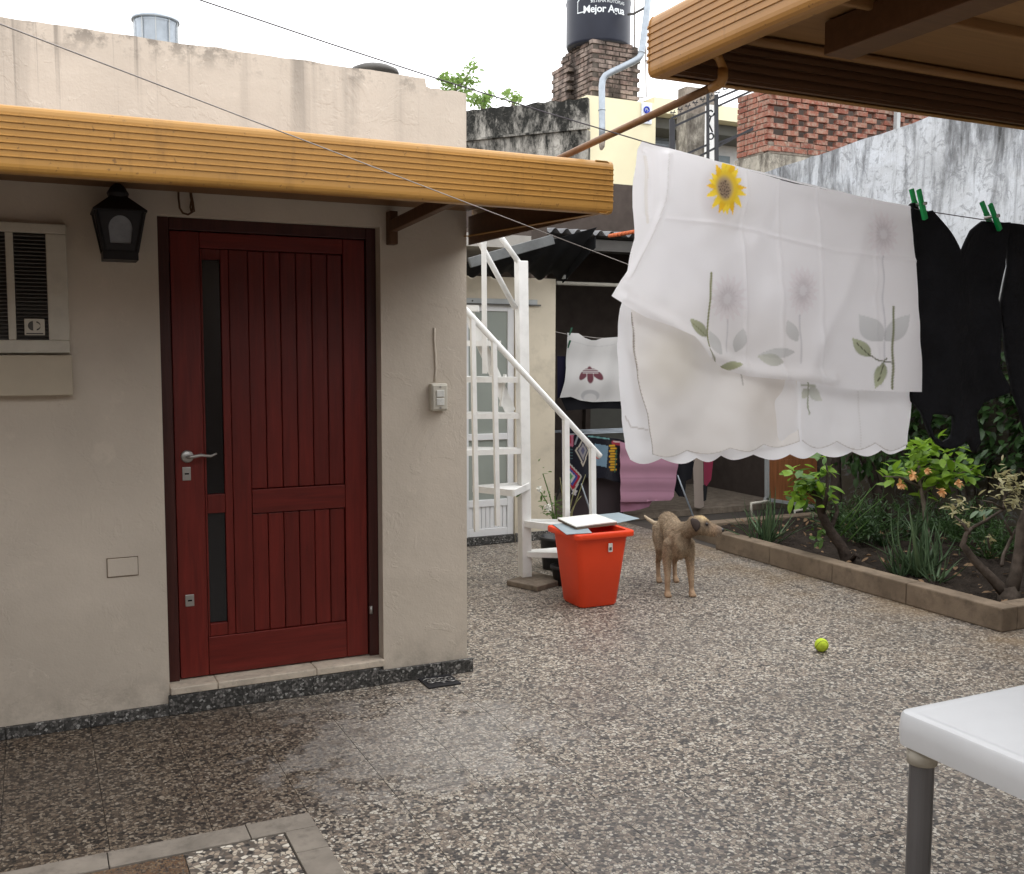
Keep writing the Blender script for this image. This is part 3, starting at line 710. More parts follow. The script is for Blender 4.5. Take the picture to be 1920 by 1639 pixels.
MB().tube([(1.78, PY-.11, PZ+.115), (6.5, PY-.11, PZ+.115)], .014, 10).build('conduit', M['soffit_carport'], cp, smooth=True)
for i in range(5):
    a = PY-.12-i*.36
    MB().box((PX+.03, a-.335, PZ+.130+.004*(i%2)), (6.5, a, PZ+.146+.004*(i%2))).build('soffit_board', M['soffit_carport'], cp, bevel=.006)
    MB().box((PX+.03, a-.36+.003, PZ+.106), (6.5, a-.336, PZ+.152)).build('batten', M['soffit_carport'], cp, bevel=.006)
MB().box((PX+.03, .60, PZ+.155), (6.5, PY-.06, PZ+.17)).build('roof_sheet', M['soffit'], cp)
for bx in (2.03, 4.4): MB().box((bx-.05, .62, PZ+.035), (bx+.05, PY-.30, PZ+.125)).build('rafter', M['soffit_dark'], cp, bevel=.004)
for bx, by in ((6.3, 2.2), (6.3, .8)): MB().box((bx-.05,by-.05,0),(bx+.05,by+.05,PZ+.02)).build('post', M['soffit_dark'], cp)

# drain pipe from the carport gutter to the canopy
dp = thing('drain_pipe', (1.75, 2.32, 2.24), 'thin ochre drain pipe sloping from the carport down to the canopy', 'pipe')
MB().tube([(1.715, 2.325, PZ+.045), (1.735, 2.325, PZ+.035), (1.75, 2.325, PZ+.01), (1.75, 2.325, 2.258)], .0115, 12).build('down_spout', M['fascia2'], dp, smooth=True)
MB().tube([(1.75,2.325,2.275),(1.75,2.325,2.25),(1.75,2.333,2.240),(1.75,2.35,2.2375),(1.75,2.375,2.2363)], .0145, 12).build('elbow', M['fascia2'], dp, smooth=True)
MB().tube([(1.75, 2.345, 2.2385), (1.75, 3.30, 2.192)], .0115, 12).build('pipe_run', M['soffit'], dp, smooth=True)

# ------------------------------------------------------------------ boundary wall, bed
bw = MB(); top = [(9.4, 3.20), (7.976, 3.261)]
y = 7.9
while y > 1.0: top.append((y, 3.263+(7.976-y)*.062+random.uniform(-.008, .008))); y -= random.uniform(.08, .25)
top.append((-3, 3.9)); poly = [(6.6, a, b) for a, b in top]+[(6.6,-3,0),(6.6,9.4,0)]
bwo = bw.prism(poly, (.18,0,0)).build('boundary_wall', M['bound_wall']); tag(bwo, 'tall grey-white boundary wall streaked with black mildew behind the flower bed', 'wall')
kb = thing('garden_kerb', (4.7, 3.64, 0), 'low brown concrete kerb round the flower bed', 'kerb')
ys = [3.64, 4.30, 4.915, 5.53, 6.15]
for a, b in zip(ys, ys[1:]): MB().box((4.645, a+(.002 if a > 3.7 else 0), 0), (4.765, b-.002, .132)).build('kerb_block', M['kerb'], kb, bevel=.008)
for a, b in zip((4.767, 5.4, 6.0), (5.398, 5.998, 6.6)): MB().box((a, 3.64, 0), (b, 3.76, .132)).build('kerb_block', M['kerb'], kb, bevel=.008)
for a, b in zip((4.767, 5.4, 6.0), (5.398, 5.998, 6.6)): MB().box((a, 6.63, 0), (b, 6.75, .10)).build('kerb_block', M['kerb'], kb, bevel=.008)
soil = MB(); nx, ny = 34, 60
vs = [(4.767+i*(6.6-4.767)/nx, 3.762+j*(6.63-3.762)/ny, .075+.03*math.sin(i*.9+j*.5)*math.sin(j*.37)+random.uniform(-.014,.014)) for j in range(ny+1) for i in range(nx+1)]
soil.add(vs, [(j*(nx+1)+i, j*(nx+1)+i+1, (j+1)*(nx+1)+i+1, (j+1)*(nx+1)+i) for j in range(ny) for i in range(nx)])
tag(soil.build('soil', M['soil'], smooth=True), 'dark bare soil of the flower bed', kind='structure')
MB_ = MB().box((4.767,6.15,-.02),(4.78,6.63,.10)).build('kerb_block', M['kerb'], kb)

# ------------------------------------------------------------------ rear house and covered patio
RY = 7.05
rh = thing('rear_house', (3, RY, 0), 'cream rear house with a white glazed door behind the spiral stair', 'house')
MB().box((3.39, RY, 0), (3.738, RY+.15, 2.06)).build('front_wall', M['rear_wall'], rh)
MB().box((1.80, RY, 1.885), (3.388, RY+.15, 2.06)).build('lintel', M['rear_wall'], rh)
MB().box((1.80, RY, 0), (2.50, RY+.15, 1.884)).build('wall', M['rear_wall'], rh)
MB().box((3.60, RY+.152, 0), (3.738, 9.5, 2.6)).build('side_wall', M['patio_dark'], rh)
MB().box((1.80, RY+.152, 2.30), (3.598, 9.5, 2.40)).build('roof', M['roof_slab'], rh)
MB().box((1.80, 9.3, 0), (3.598, 9.5, 2.29)).build('back_wall', M['rear_wall'], rh)
for i in range(3): MB().box((3.392+i*.118, RY-.015, 0), (3.508+i*.118, RY-.001, .07)).build('skirting_tile', M['skirt'], rh, bevel=.002)
gd = bpy.data.objects.new('glazed_door', None); col.objects.link(gd); gd.location = (3.0, RY, .06); adopt(gd, rh); gd.matrix_parent_inverse = rh.matrix_basis.inverted()
d = MB(); a, b = RY+.02, RY+.06
def leafdoor(x0, x1):
    d.box((x0,a,.06),(x0+.055,b,1.882)); d.box((x1-.055,a,.06),(x1,b,1.882)); d.box((x0+.055,a,1.80),(x1-.055,b,1.882)); d.box((x0+.055,a,.81),(x1-.055,b,.86)); d.box((x0+.055,a,.29),(x1-.055,b,.345)); d.box((x0+.055,a,.06),(x1-.055,b,.12))
leafdoor(2.95, 3.388); leafdoor(2.505, 2.945)
d.build('door_frame', M['white_alu'], gd, bevel=.004)
for x0, x1 in ((3.006,3.332), (2.561,2.889)):
    MB().box((x0,RY+.036,.861),(x1,RY+.042,1.799)).build('pane', M['glass_frost'], gd)
    MB().box((x0,RY+.036,.346),(x1,RY+.042,.809)).build('pane', M['glass_frost'], gd)
    for i in range(9):
        w = (x1-x0)/9; MB().box((x0+i*w+.002,RY+.03,.121),(x0+(i+1)*w-.002,RY+.045,.289)).build('panel_slat', M['white_alu'], gd, bevel=.003)
MB().box((2.5,RY+.002,0),(3.389,RY+.1,.058)).build('door_sill', M['skirt'], gd)
rl = thing('wall_rail', (3.3, RY, 1.86), 'grey metal mounting rail screwed above the white glazed door', 'rail')
MB().box((2.9,RY-.016,1.848),(3.57,RY-.001,1.893)).build('rail_bar', M['grey_metal'], rl)
MB().box((2.9,RY-.020,1.844),(3.60,RY-.017,1.856)).build('lower_lip', M['slat'], rl)
for x in (3.02, 3.43): MB().tube([(x,RY-.02,1.873),(x,RY-.015,1.873)], .007, 8).build('screw', M['slat'], rl)
# patio shell
pt = thing('covered_patio', (5.3, 8, 0), 'dark covered patio at the back of the yard', 'patio')
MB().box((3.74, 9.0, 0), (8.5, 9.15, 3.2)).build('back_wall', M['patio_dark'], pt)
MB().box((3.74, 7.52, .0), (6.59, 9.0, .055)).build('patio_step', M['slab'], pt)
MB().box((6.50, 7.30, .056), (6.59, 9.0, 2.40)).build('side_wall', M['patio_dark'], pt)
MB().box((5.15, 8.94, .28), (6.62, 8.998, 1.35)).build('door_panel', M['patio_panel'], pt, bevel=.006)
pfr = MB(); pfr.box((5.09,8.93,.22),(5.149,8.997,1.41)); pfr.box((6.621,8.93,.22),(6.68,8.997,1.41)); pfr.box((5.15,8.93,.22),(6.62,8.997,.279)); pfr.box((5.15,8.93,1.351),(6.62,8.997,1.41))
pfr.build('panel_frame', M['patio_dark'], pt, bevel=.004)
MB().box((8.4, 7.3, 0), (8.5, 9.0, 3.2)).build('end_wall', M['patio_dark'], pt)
def corrug(name, x0, x1, ya, za, yb, zb_, m, parent, pitch=.09, amp=.02):
    n = int((x1-x0)/pitch*8); vs = []
    for yy, zz in ((ya, za), (yb, zb_)):
        for i in range(n+1):
            x = x0+(x1-x0)*i/n; vs.append((x, yy, zz+amp*math.sin(2*math.pi*(x-x0)/pitch)))
    mb = MB().add(vs, [(i, i+1, n+2+i, n+1+i) for i in range(n)])
    o = mb.build(name, m, parent, smooth=True); s = o.modifiers.new('t', 'SOLIDIFY'); s.thickness = .003; return o
corrug('corrugated_sheet', 3.86, 8.5, 7.55, 2.50, 9.2, 2.66, M['corrugated'], pt, .11, .022)
MB().box((3.86, 7.62, 2.36), (8.5, 7.68, 2.455)).build('beam', M['slat'], pt)
MB().box((3.8, 8.3, 2.42), (8.5, 8.36, 2.54)).build('beam', M['slat'], pt)
MB().tube([(4.25, 8.0, 2.10), (6.4, 8.0, 2.10)], .018, 8).build('lamp_tube', M['off_white'], pt, smooth=True)
# lean-to eave over the rear house wall
lt = thing('lean_to_eave', (3.2, 6.9, 2.1), 'dark corrugated eave with a grey beam above the white glazed door', 'eave')
pa, pb = on(880, 493, 'Y', 6.52), on(1037, 449, 'Y', 6.52)
ev = []; ne = 120
for yy in (0, 1):
    for i in range(ne+1):
        x = 2.3+(3.80-2.3)*i/ne; zf = pa.z+(pb.z-pa.z)*(x-pa.x)/(pb.x-pa.x)
        ev.append((x, 6.53 if yy == 0 else 7.045, (zf if yy == 0 else 2.075)+.028*math.sin(2*math.pi*(x-.03)/.19)*(yy)))
eo = MB().add(ev, [(i, i+1, ne+2+i, ne+1+i) for i in range(ne)]).build('corrugated_sheet', M['dark'], lt, smooth=True); s_ = eo.modifiers.new('t', 'SOLIDIFY'); s_.thickness = .003
MB().bar(pa, pb, .03, .07).build('beam', M['beam_grey'], lt, bevel=.004)
MB().box((3.775, 6.98, 2.06), (3.805, 7.04, 2.30)).build('end_post', M['grey_metal'], lt)
MB().prism([(3.79,6.535,pb.z-.04),(3.79,7.04,2.03),(3.79,7.04,2.30),(3.79,6.535,pb.z+.04)], (.008,0,0)).build('side_panel', M['dark'], lt)
up = thing('parapet_remnant', (3.9, 8.6, 2.5), 'pale rendered parapet above the corrugated patio roof', 'wall')
MB().box((3.4, 9.25, 2.4), (8.5, 9.4, 3.02)).build('parapet', M['rear_wall'], up)
ot = thing('roof_tile_row', (4.9, 7.8, 2.5), 'short row of orange roof tiles at the edge of the patio roof', 'roof tiles')
for i in range(6):
    q = at(1152+i*7, 441-i*1.2, 8.45)
    MB().tube([q+Vector((0,-.03,0)), q+Vector((0,.08,.0))], .017, 8).build('roof_tile', M['tile_orange'], ot, smooth=True)

# ------------------------------------------------------------------ spiral stair
st = thing('spiral_stair', (2.862, 5.8, 0), 'white metal spiral stair with a square centre post and mesh treads', 'staircase')
B0 = Vector((2.862, 5.8, 0)); rr_ = Vector((r0.x, r0.y, 0)).normalized(); tt_ = Vector((-rr_.y*-1, 0, 0)); tt_ = Vector((FW.x, FW.y, 0)).normalized()*-1
MB().bar((2.864,5.8,0),(2.826,5.8,2.065),.068,.068).build('centre_post', M['white_paint'], st, bevel=.004)
def T(phi, r, z): a = math.radians(phi); return B0+rr_*(r*math.cos(a))+tt_*(r*math.sin(a))+Vector((0,0,z))
def tread(phi, z, rad, half=16, slab=False):
    fr = MB()
    p0, p1, p2, p3 = T(phi-80, .035, z), T(phi-half, rad, z), T(phi+half, rad, z), T(phi+80, .035, z)
    if slab: fr.prism([p0+Vector((0,0,-.02)), p1+Vector((0,0,-.02)), p2+Vector((0,0,-.02)), p3+Vector((0,0,-.02))], (0,0,.035))
    else:
        for a, b in ((p0,p1),(p1,p2),(p2,p3)): fr.bar(a, b, .012, .04)
        for i in range(1, 11):
            t = i/11; fr.tube([p0.lerp(p3, t), p1.lerp(p2, t)], .004, 6)
    o = fr.build('tread', M['white_paint'], st)
    return o
tread(-8, .185, .48, 18, True); tread(20, .385, .50, 20); tread(128, .63, .37, 26)
tread(172, .86, .62, 16, True); tread(186, 1.085, .66, 15, True); tread(198, 1.315, .68, 14, True)
for zc, rx, half in ((1.545, -.16, .30), (1.765, -.30, .30)):
    c = T(200, .0, zc); MB().bar(T(180, .62, zc), T(180, -rx*1.0 if False else abs(rx), zc), .20, .035).build('tread', M['white_paint'], st)
MB().bar(on(880, 590, 'Y', 5.95), on(957, 772, 'Y', 5.9), .012, .07).build('stringer', M['white_paint'], st)
for (xa, ya, xb, yb) in ((905,600,913,650), (927,655,921,705), (947,702,939,762)): MB().bar(on(xa,ya,'Y',5.9), on(xb,yb,'Y',5.9), .03, .012).build('tread_bracket', M['white_paint'], st)
hA, hB = on(1123, 853, 'Y', 5.52), on(868, 576, 'Y', 5.30)
MB().tube([hA+(hA-hB)*.01, hA, hB], .018, 12).build('handrail', M['white_paint'], st, smooth=True)
def yrail(x): t = (hA.x-x)/(hA.x-hB.x); return hA.lerp(hB, t)
for px_, pyb in ((1055, 985), (1109, 985)):
    t = (1123-px_)/(1123-868); q = hA.lerp(hB, t); MB().bar((q.x+.01, q.y, .37), (q.x, q.y, q.z), .034, .034).build('baluster', M['white_paint'], st)
for px_, zb2 in ((921, .47), (884, .45)):
    t = (1123-px_)/(1123-868); q = hA.lerp(hB, t); MB().bar((q.x+.025, q.y, zb2), (q.x, q.y, q.z), .026, .026).build('baluster', M['white_paint'], st)
# upper rails rising from the post top
q0 = Vector((2.815, 5.8, 2.05)); MB().tube([q0, on(925, 425, 'Y', 5.75)], .018, 10).build('upper_rail', M['white_paint'], st, smooth=True)
MB().tube([on(966, 578, 'Y', 5.8), on(905, 465, 'Y', 5.7), on(888, 432, 'Y', 5.68)], .018, 10).build('upper_rail', M['white_paint'], st, smooth=True)
MB().bar(on(907, 425, 'Y', 5.68), on(909, 700, 'Y', 5.75), .03, .03).build('upper_post', M['white_paint'], st)
slb = MB().prism([(2.70,5.74,0),(2.80,5.50,0),(3.06,5.62,0),(2.98,5.90,0)], (0,0,.035)).build('base_slab', M['slab'], bevel=.006); tag(slb, 'rough stone slab on the floor at the foot of the stair post', 'slab')
st.location.z = .035
for c in st.children: pass
st.location.z = 0

# ------------------------------------------------------------------ orange bin and what lies on it
bn = thing('bin', (2.96, 5.14, 0), 'orange plastic bin standing by the foot of the spiral stair', 'bin')
def sq(cx, cy, w, d, z, r=.03, n=4, rot=0.):
    o = []
    for qx, qy, a0 in ((1,1,0),(-1,1,90),(-1,-1,180),(1,-1,270)):
        for i in range(n+1):
            a = math.radians(a0+90*i/n); x = qx*(w/2-r)+r*math.cos(a); y = qy*(d/2-r)+r*math.sin(a)
            o.append((cx+x*math.cos(rot)-y*math.sin(rot), cy+x*math.sin(rot)+y*math.cos(rot), z))
    return o
def stack(rings, cap0=True, cap1=True):
    mb = MB(); n = len(rings[0]); mb.add([p for r in rings for p in r], [(i*n+k, i*n+(k+1)%n, (i+1)*n+(k+1)%n, (i+1)*n+k) for i in range(len(rings)-1) for k in range(n)])
    if cap0: mb.f.append(tuple(range(n))[::-1])
    if cap1: mb.f.append(tuple((len(rings)-1)*n+k for k in range(n)))
    mb.sharp = .6
    return mb
bc = (2.965, 5.135)
stack([sq(*bc,.235,.225,.004,.03), sq(*bc,.25,.24,.015,.032), sq(*bc,.335,.315,.40,.032), sq(*bc,.34,.32,.425,.032), sq(*bc,.325,.305,.425,.03), sq(*bc,.24,.225,.03,.03)], True, True).build('bin_body', M['orange'], bn, smooth=False)
stack([sq(*bc,.342,.322,.418,.03), sq(*bc,.395,.372,.420,.03), sq(*bc,.40,.377,.428,.032), sq(*bc,.40,.377,.446,.032), sq(*bc,.392,.369,.452,.03), sq(*bc,.33,.31,.452,.03), sq(*bc,.328,.308,.42,.03)], False, False).build('rim', M['orange'], bn)
lb = MB().box((2.992,4.966,.335),(3.018,4.972,.385)).build('sticker', M['board_white'], bn)
lb2 = MB().box((2.997,4.9645,.345),(3.012,4.9658,.362)).build('sticker_mark', M['slat'], bn)
def slabq(z0, th, pxs, name, m, label, cat):
    o = MB().prism([on(x, y, 'Z', z0) for x, y in pxs], (0,0,th)).build(name, m, bevel=.002); return tag(o, label, cat)
slabq(.454, .004, [(1036,984),(1062,1003),(1110,1000),(1090,978)], 'grey_sheet', M['blue_grey'], 'thin dark grey sheet on the bin rim under the white slab', 'sheet')
ws = thing('white_slab', (2.95,5.1,.459), 'white slab with a brown edge lying on the orange bin', 'slab')
MB().prism([on(x,y,'Z',.459) for x,y in ((1046,977),(1082,993),(1157,984),(1118,970))], (0,0,.014)).build('slab_core', M['board_edge'], ws)
MB().prism([on(x,y,'Z',.4735) for x,y in ((1045,973),(1080,989),(1157,979.5),(1117,965))], (0,0,.006)).build('slab_face', M['board_white'], ws)
slabq(.456, .004, [(1112,967),(1150,983),(1199,973),(1160,962)], 'blue_grey_sheet', M['blue_grey'], 'pale blue-grey sheet sticking out behind the white slab on the bin', 'sheet')
pot = MB().lathe([(.07,0),(.085,.10),(.095,.105),(.095,.125),(.085,.125),(.07,.09),(0,.09)], (3.06,5.62,0), 24).build('plant_pot', M['pot_black'], smooth=True); tag(pot, 'black plastic pot on the floor behind the orange bin', 'pot')

# ------------------------------------------------------------------ white table, ball
tb = thing('table', (2.2, 1.1, 0), 'white plastic table with grey tube legs in the near corner', 'table')
tx0, tx1, ty0, ty1 = 1.64, 2.95, .66, 1.535; cxm, cym = (tx0+tx1)/2, (ty0+ty1)/2; w, dd_ = tx1-tx0, ty1-ty0
stack([sq(cxm,cym,w,dd_,.668,.028,6), sq(cxm,cym,w+.006,dd_+.006,.70,.030,6), sq(cxm,cym,w,dd_,.731,.028,6), sq(cxm,cym,w-.008,dd_-.008,.737,.026,6), sq(cxm,cym,w-.03,dd_-.03,.7405,.02,6), sq(cxm,cym,w-.05,dd_-.05,.7385,.02,6), sq(cxm,cym,w-.07,dd_-.07,.7385,.02,6)], True, True).build('table_top', M['table_white'], tb, bevel=0)
for lx, ly in ((1.68,1.495),(2.91,1.495),(1.68,.70),(2.91,.70)):
    MB().lathe([(.031,.63),(.0315,.668),(.02,.6685)], (lx,ly,0), 24).build('leg_collar', M['off_white'], tb, smooth=True)
    MB().lathe([(.0,0),(.0255,0),(.0255,.63),(.0,.63)], (lx,ly,0), 24).build('leg', M['table_leg'], tb, smooth=False)
bl = thing('tennis_ball', (3.527,3.787,.034), 'yellow-green tennis ball on the pebble floor', 'ball')
bm = bmesh.new(); bmesh.ops.create_icosphere(bm, subdivisions=4, radius=.034); me = bpy.data.meshes.new('ball_felt'); bm.to_mesh(me); bm.free()
me.transform(Matrix.Translation((3.527,3.787,.034))); me.materials.append(M['ball']); me.shade_smooth(); link('ball_felt', me, bl)
sp = []
for i in range(61):
    t = 2*math.pi*i/60; a, b = .75, .25
    v = Vector((a*math.cos(t)+b*math.cos(3*t), a*math.sin(t)-b*math.sin(3*t), 2*math.sqrt(a*b)*math.sin(2*t))).normalized()
    v.rotate(Euler((.5,.4,.3))); sp.append(Vector((3.527,3.787,.034))+v*.0338)
MB().tube(sp, .0014, 5).build('seam', M['ball_seam'], bl, smooth=True)

# ------------------------------------------------------------------ dog
def dog():
    O = Vector((3.612, 5.215, 0)); fwd = Vector((-.36,-.933,0)).normalized(); left = Vector((-fwd.y, fwd.x, 0))
    root = thing('dog', O, 'lean tan mongrel dog standing and looking right, dark ears and pale legs', 'dog')
    W = lambda x, y, z: O+fwd*x+left*y+Vector((0,0,z))
    mb = MB(); U = Vector((0,0,1)); S = .98
    tors = [(-.285,.375,.018,.03),(-.265,.378,.045,.06),(-.22,.380,.070,.084),(-.15,.380,.072,.084),(-.06,.374,.064,.078),(.02,.358,.072,.096),(.10,.338,.082,.116),(.16,.330,.082,.120),(.21,.338,.066,.098),(.245,.352,.042,.062)]
    mb.loft([(W(x, .012 if x < 0 else 0, z), left*ry*.90, U*rz*.94) for x, z, ry, rz in tors])
    def limb(pts, n=12): mb.tube([W(*p[:3]) for p in pts], [p[3] for p in pts], n)
    # neck sweeping up and to the dog's left
    limb([(.13,0,.365,.07),(.19,.015,.400,.060),(.235,.045,.425,.050),(.258,.080,.443,.046)])
    # head
    hd0 = [(.240,.050,.448,.036,.048),(.254,.078,.455,.050,.050),(.264,.105,.456,.052,.052),(.271,.130,.452,.045,.046),(.277,.150,.440,.034,.038),(.283,.172,.432,.029,.033),(.289,.196,.428,.026,.030),(.293,.212,.426,.021,.025),(.295,.220,.426,.012,.014)]
    HS = 1.17
    def HP(a, b, c): return (.262+(a-.262)*HS, .088+(b-.10)*HS, .449+(c-.452)*HS)
    hd = [(*HP(a, b, c), p*HS*.97, q*HS*.97) for a, b, c, p, q in hd0]
    hf = Vector((.30,1,0)); hdir = (fwd*.25+left*1.).normalized(); hs_ = U.cross(hdir).normalized(); hu = (U+hdir*.18).normalized()
    mb.loft([(W(a,b,c), hs_*p, hu*q) for a,b,c,p,q in hd], 14)
    # front legs
    for sy in (-1, 1):
        limb([(.150,.030*sy,.350,.040),(.160,.048*sy,.320,.050),(.152,.062*sy,.262,.040),(.150,.072*sy,.215,.028),(.175,.073*sy,.125,.0185),(.180,.074*sy,.10,.019),(.185,.075*sy,.05,.0155),(.192,.075*sy,.026,.018)])
        limb([(.175,.075*sy,.016,.016),(.20,.076*sy,.017,.022),(.225,.077*sy,.012,.016)])
        for t in (-1.4,-.5,.5,1.4): limb([(.20,.076*sy+t*.008,.014,.009),(.232,.077*sy+t*.010,.009,.0085)], 8)
        hy = .050*sy+.012
        limb([(-.185,hy*.35,.375,.050),(-.195,hy*.70,.350,.064),(-.165,hy*1.1,.29,.052),(-.140,hy*1.2,.235,.036),(-.185,hy*1.15,.175,.022),(-.228,hy*1.1,.130,.0175),(-.225,hy*1.1,.09,.0145),(-.212,hy*1.1,.04,.0145),(-.205,hy*1.1,.022,.017)])
        limb([(-.212,hy*1.1,.015,.015),(-.190,hy*1.12,.016,.020),(-.168,hy*1.13,.011,.014)])
        for t in (-1.4,-.5,.5,1.4): limb([(-.19,hy*1.12+t*.007,.013,.008),(-.160,hy*1.13+t*.009,.008,.0075)], 8)
    me = mb.mesh('body', None); o = link('body', me, root)
    rm = o.modifiers.new('rm', 'REMESH'); rm.mode = 'VOXEL'; rm.voxel_size = .0045; rm.use_smooth_shade = True
    smo = o.modifiers.new('sm', 'SMOOTH'); smo.factor = .5; smo.iterations = 9
    g = G('tan_fur', .9, .12); p = g.pos(); X, Y, Z = g.sep(p)
    base = g.ramp(g.noise(g.mapv(p, (1,1,.5)), 26, 5, .65), [(.3, (.19,.145,.10)), (.7, (.39,.305,.215))])
    base = g.mix(g.math('MULTIPLY', g.mr(Z, .40, .47), .55), base, (.13,.095,.065))          # grey saddle
    base = g.mix(g.math('MULTIPLY', g.mr(Z, .30, .05), .6), base, (.44,.29,.18))             # pale legs
    def spot(c, r, colr, f=.9):
        nonlocal base
        dist = g.n('ShaderNodeVectorMath', {0: p, 1: tuple(c)}, operation='DISTANCE').outputs['Value']
        base = g.mix(g.math('MULTIPLY', g.mr(dist, r, r*.45), f), base, colr)
    spot(W(.27,.12,.505), .06, (.50,.38,.22), .9)                                           # pale crown
    spot(W(.305,.175,.43), .05, (.30,.20,.13), .5); spot(W(.24,.07,.38), .09, (.14,.09,.06), .7)
    spot(W(*HP(.2735,.141,.468))+hs_*(-.030), .030, (.07,.05,.04), .8)
    spot(W(*HP(.292,.200,.434)), .036, (.13,.10,.085), .7)
    spot(W(.295,.20,.40), .03, (.30,.26,.22), .8)
    g.set(Base_Color=base); g.bump(g.noise(g.mapv(p, (1,1,.35)), 240, 3, .7), .5, .004); o.data.materials.append(g.m)
    fd = simple('dark_ear_fur', (.035,.024,.02), .9); nm = simple('wet_nose', (.02,.018,.018), .3, .5)
    g2m = g.m.copy(); g2m.name = 'fur_strands'; furm = g2m; nt2 = g2m.node_tree; pb = nt2.nodes['Principled BSDF']; lk = pb.inputs['Base Color'].links[0]; src = lk.from_socket
    isl = nt2.nodes.new('ShaderNodeNewGeometry'); rp = nt2.nodes.new('ShaderNodeValToRGB'); rp.color_ramp.elements[0].color = (.45,.42,.40,1); rp.color_ramp.elements[1].color = (1.7,1.65,1.55,1)
    mm = nt2.nodes.new('ShaderNodeMix'); mm.data_type = 'RGBA'; mm.blend_type = 'MULTIPLY'; mm.inputs[0].default_value = 1
    nt2.links.new(isl.outputs['Random Per Island'], rp.inputs[0]); nt2.links.new(src, mm.inputs[6]); nt2.links.new(rp.outputs[0], mm.inputs[7]); nt2.links.new(mm.outputs[2], pb.inputs['Base Color'])
    dg = bpy.context.evaluated_depsgraph_get(); dg.update(); ob = o.evaluated_get(dg); em = ob.to_mesh(); em.calc_loop_triangles()
    P3 = np.array([v.co[:] for v in em.vertices]); N3 = np.array([v.normal[:] for v in em.vertices]); T3 = np.array([t.vertices[:] for t in em.loop_triangles])
    ar = np.linalg.norm(np.cross(P3[T3[:,1]]-P3[T3[:,0]], P3[T3[:,2]]-P3[T3[:,0]]), axis=1)
    pick = rng.choice(len(T3), 15000, p=ar/ar.sum()); uv = rng.random((15000, 2)); fl = uv.sum(1) > 1; uv[fl] = 1-uv[fl]
    wb = np.stack([1-uv.sum(1), uv[:,0], uv[:,1]], 1)
    pp = (P3[T3[pick]]*wb[:,:,None]).sum(1); nn = (N3[T3[pick]]*wb[:,:,None]).sum(1); nn /= np.linalg.norm(nn, axis=1)[:,None]
    flow = -np.array(fwd)*.8+np.array([0,0,-.75])+rng.normal(0,.28,(15000,3)); flow -= nn*(flow*nn).sum(1)[:,None]; flow /= np.linalg.norm(flow, axis=1)[:,None]+1e-6
    side = np.cross(nn, flow); thin = np.clip((pp[:,2]-.03)/.16, .3, 1.)
    Lh = (rng.uniform(.008,.019,15000)*thin)[:,None]; tip = pp+flow*Lh+nn*Lh*.40
    for q_, rad_ in ((W(*HP(.2925,.2095,.436)), .030), (W(*HP(.2735,.141,.468))+hs_*(-.036*1.12), .014), (W(*HP(.2735,.141,.468))+hs_*(.030*1.12), .014)):
        Lh = Lh*np.clip((np.linalg.norm(pp-np.array(q_), axis=1)-rad_*.6)/rad_, 0.02, 1)[:,None]
    tip = pp+flow*Lh+nn*Lh*.40
    V = np.stack([pp-side*.0011-nn*.001, pp+side*.0011-nn*.001, tip], 1).reshape(-1, 3)
    fm = bpy.data.meshes.new('fur'); fm.from_pydata(V.tolist(), [], [(3*i, 3*i+1, 3*i+2) for i in range(15000)]); fm.materials.append(furm); ob.to_mesh_clear()
    tag(link('fur', fm, root), kind='stuff')
    # ears: folded flaps
    def ear(base_, tip, wdir, name='ear'):
        b = Vector(base_); t = Vector(tip); w = Vector(wdir).normalized(); nrm = (t-b).cross(w).normalized(); e = MB(); secs = []
        for k, (f_, wd) in enumerate(((0,.018),(.2,.030),(.5,.029),(.8,.018),(1,.005))):
            c = b.lerp(t, f_)+nrm*(.010*math.sin(f_*3)); secs.append((c, w*wd, nrm*.0045))
        e.loft(secs, 10).build(name, fd, root, smooth=True)
    ear(W(*HP(.298,.074,.494)), W(*HP(.328,.072,.434)), hdir*1.0+Vector((0,0,-.25)))
    ear(W(*HP(.226,.098,.494)), W(*HP(.205,.125,.470)), hdir)
    limbt = MB().tube([W(-.262,.008,.388),W(-.295,-.02,.365),W(-.32,-.055,.368),W(-.345,-.09,.392),W(-.36,-.11,.412)], [.022,.018,.015,.011,.005], 10)
    tf = simple('pale_tail_fur', (.46,.37,.26), .9, bump=.5, bscale=200); limbt.build('tail', tf, root, smooth=True)
    nb = bmesh.new(); bmesh.ops.create_uvsphere(nb, u_segments=14, v_segments=10, radius=.0185); m2 = bpy.data.meshes.new('nose'); nb.to_mesh(m2); nb.free()
    m2.transform(TRS(W(*HP(.2935,.2155,.434)), (0,0,0), (1,1,.8))); m2.materials.append(nm); m2.shade_smooth(); link('nose', m2, root)
    for dx, nme in ((.036,'eye'),(-.030,'eye')):
        nb = bmesh.new(); bmesh.ops.create_uvsphere(nb, u_segments=10, v_segments=8, radius=.0092); m2 = bpy.data.meshes.new(nme); nb.to_mesh(m2); nb.free()
        m2.transform(Matrix.Translation(W(*HP(.2735,.141,.468))+hs_*(dx*-1.12))); m2.materials.append(nm); m2.shade_smooth(); link(nme, m2, root)
dog()
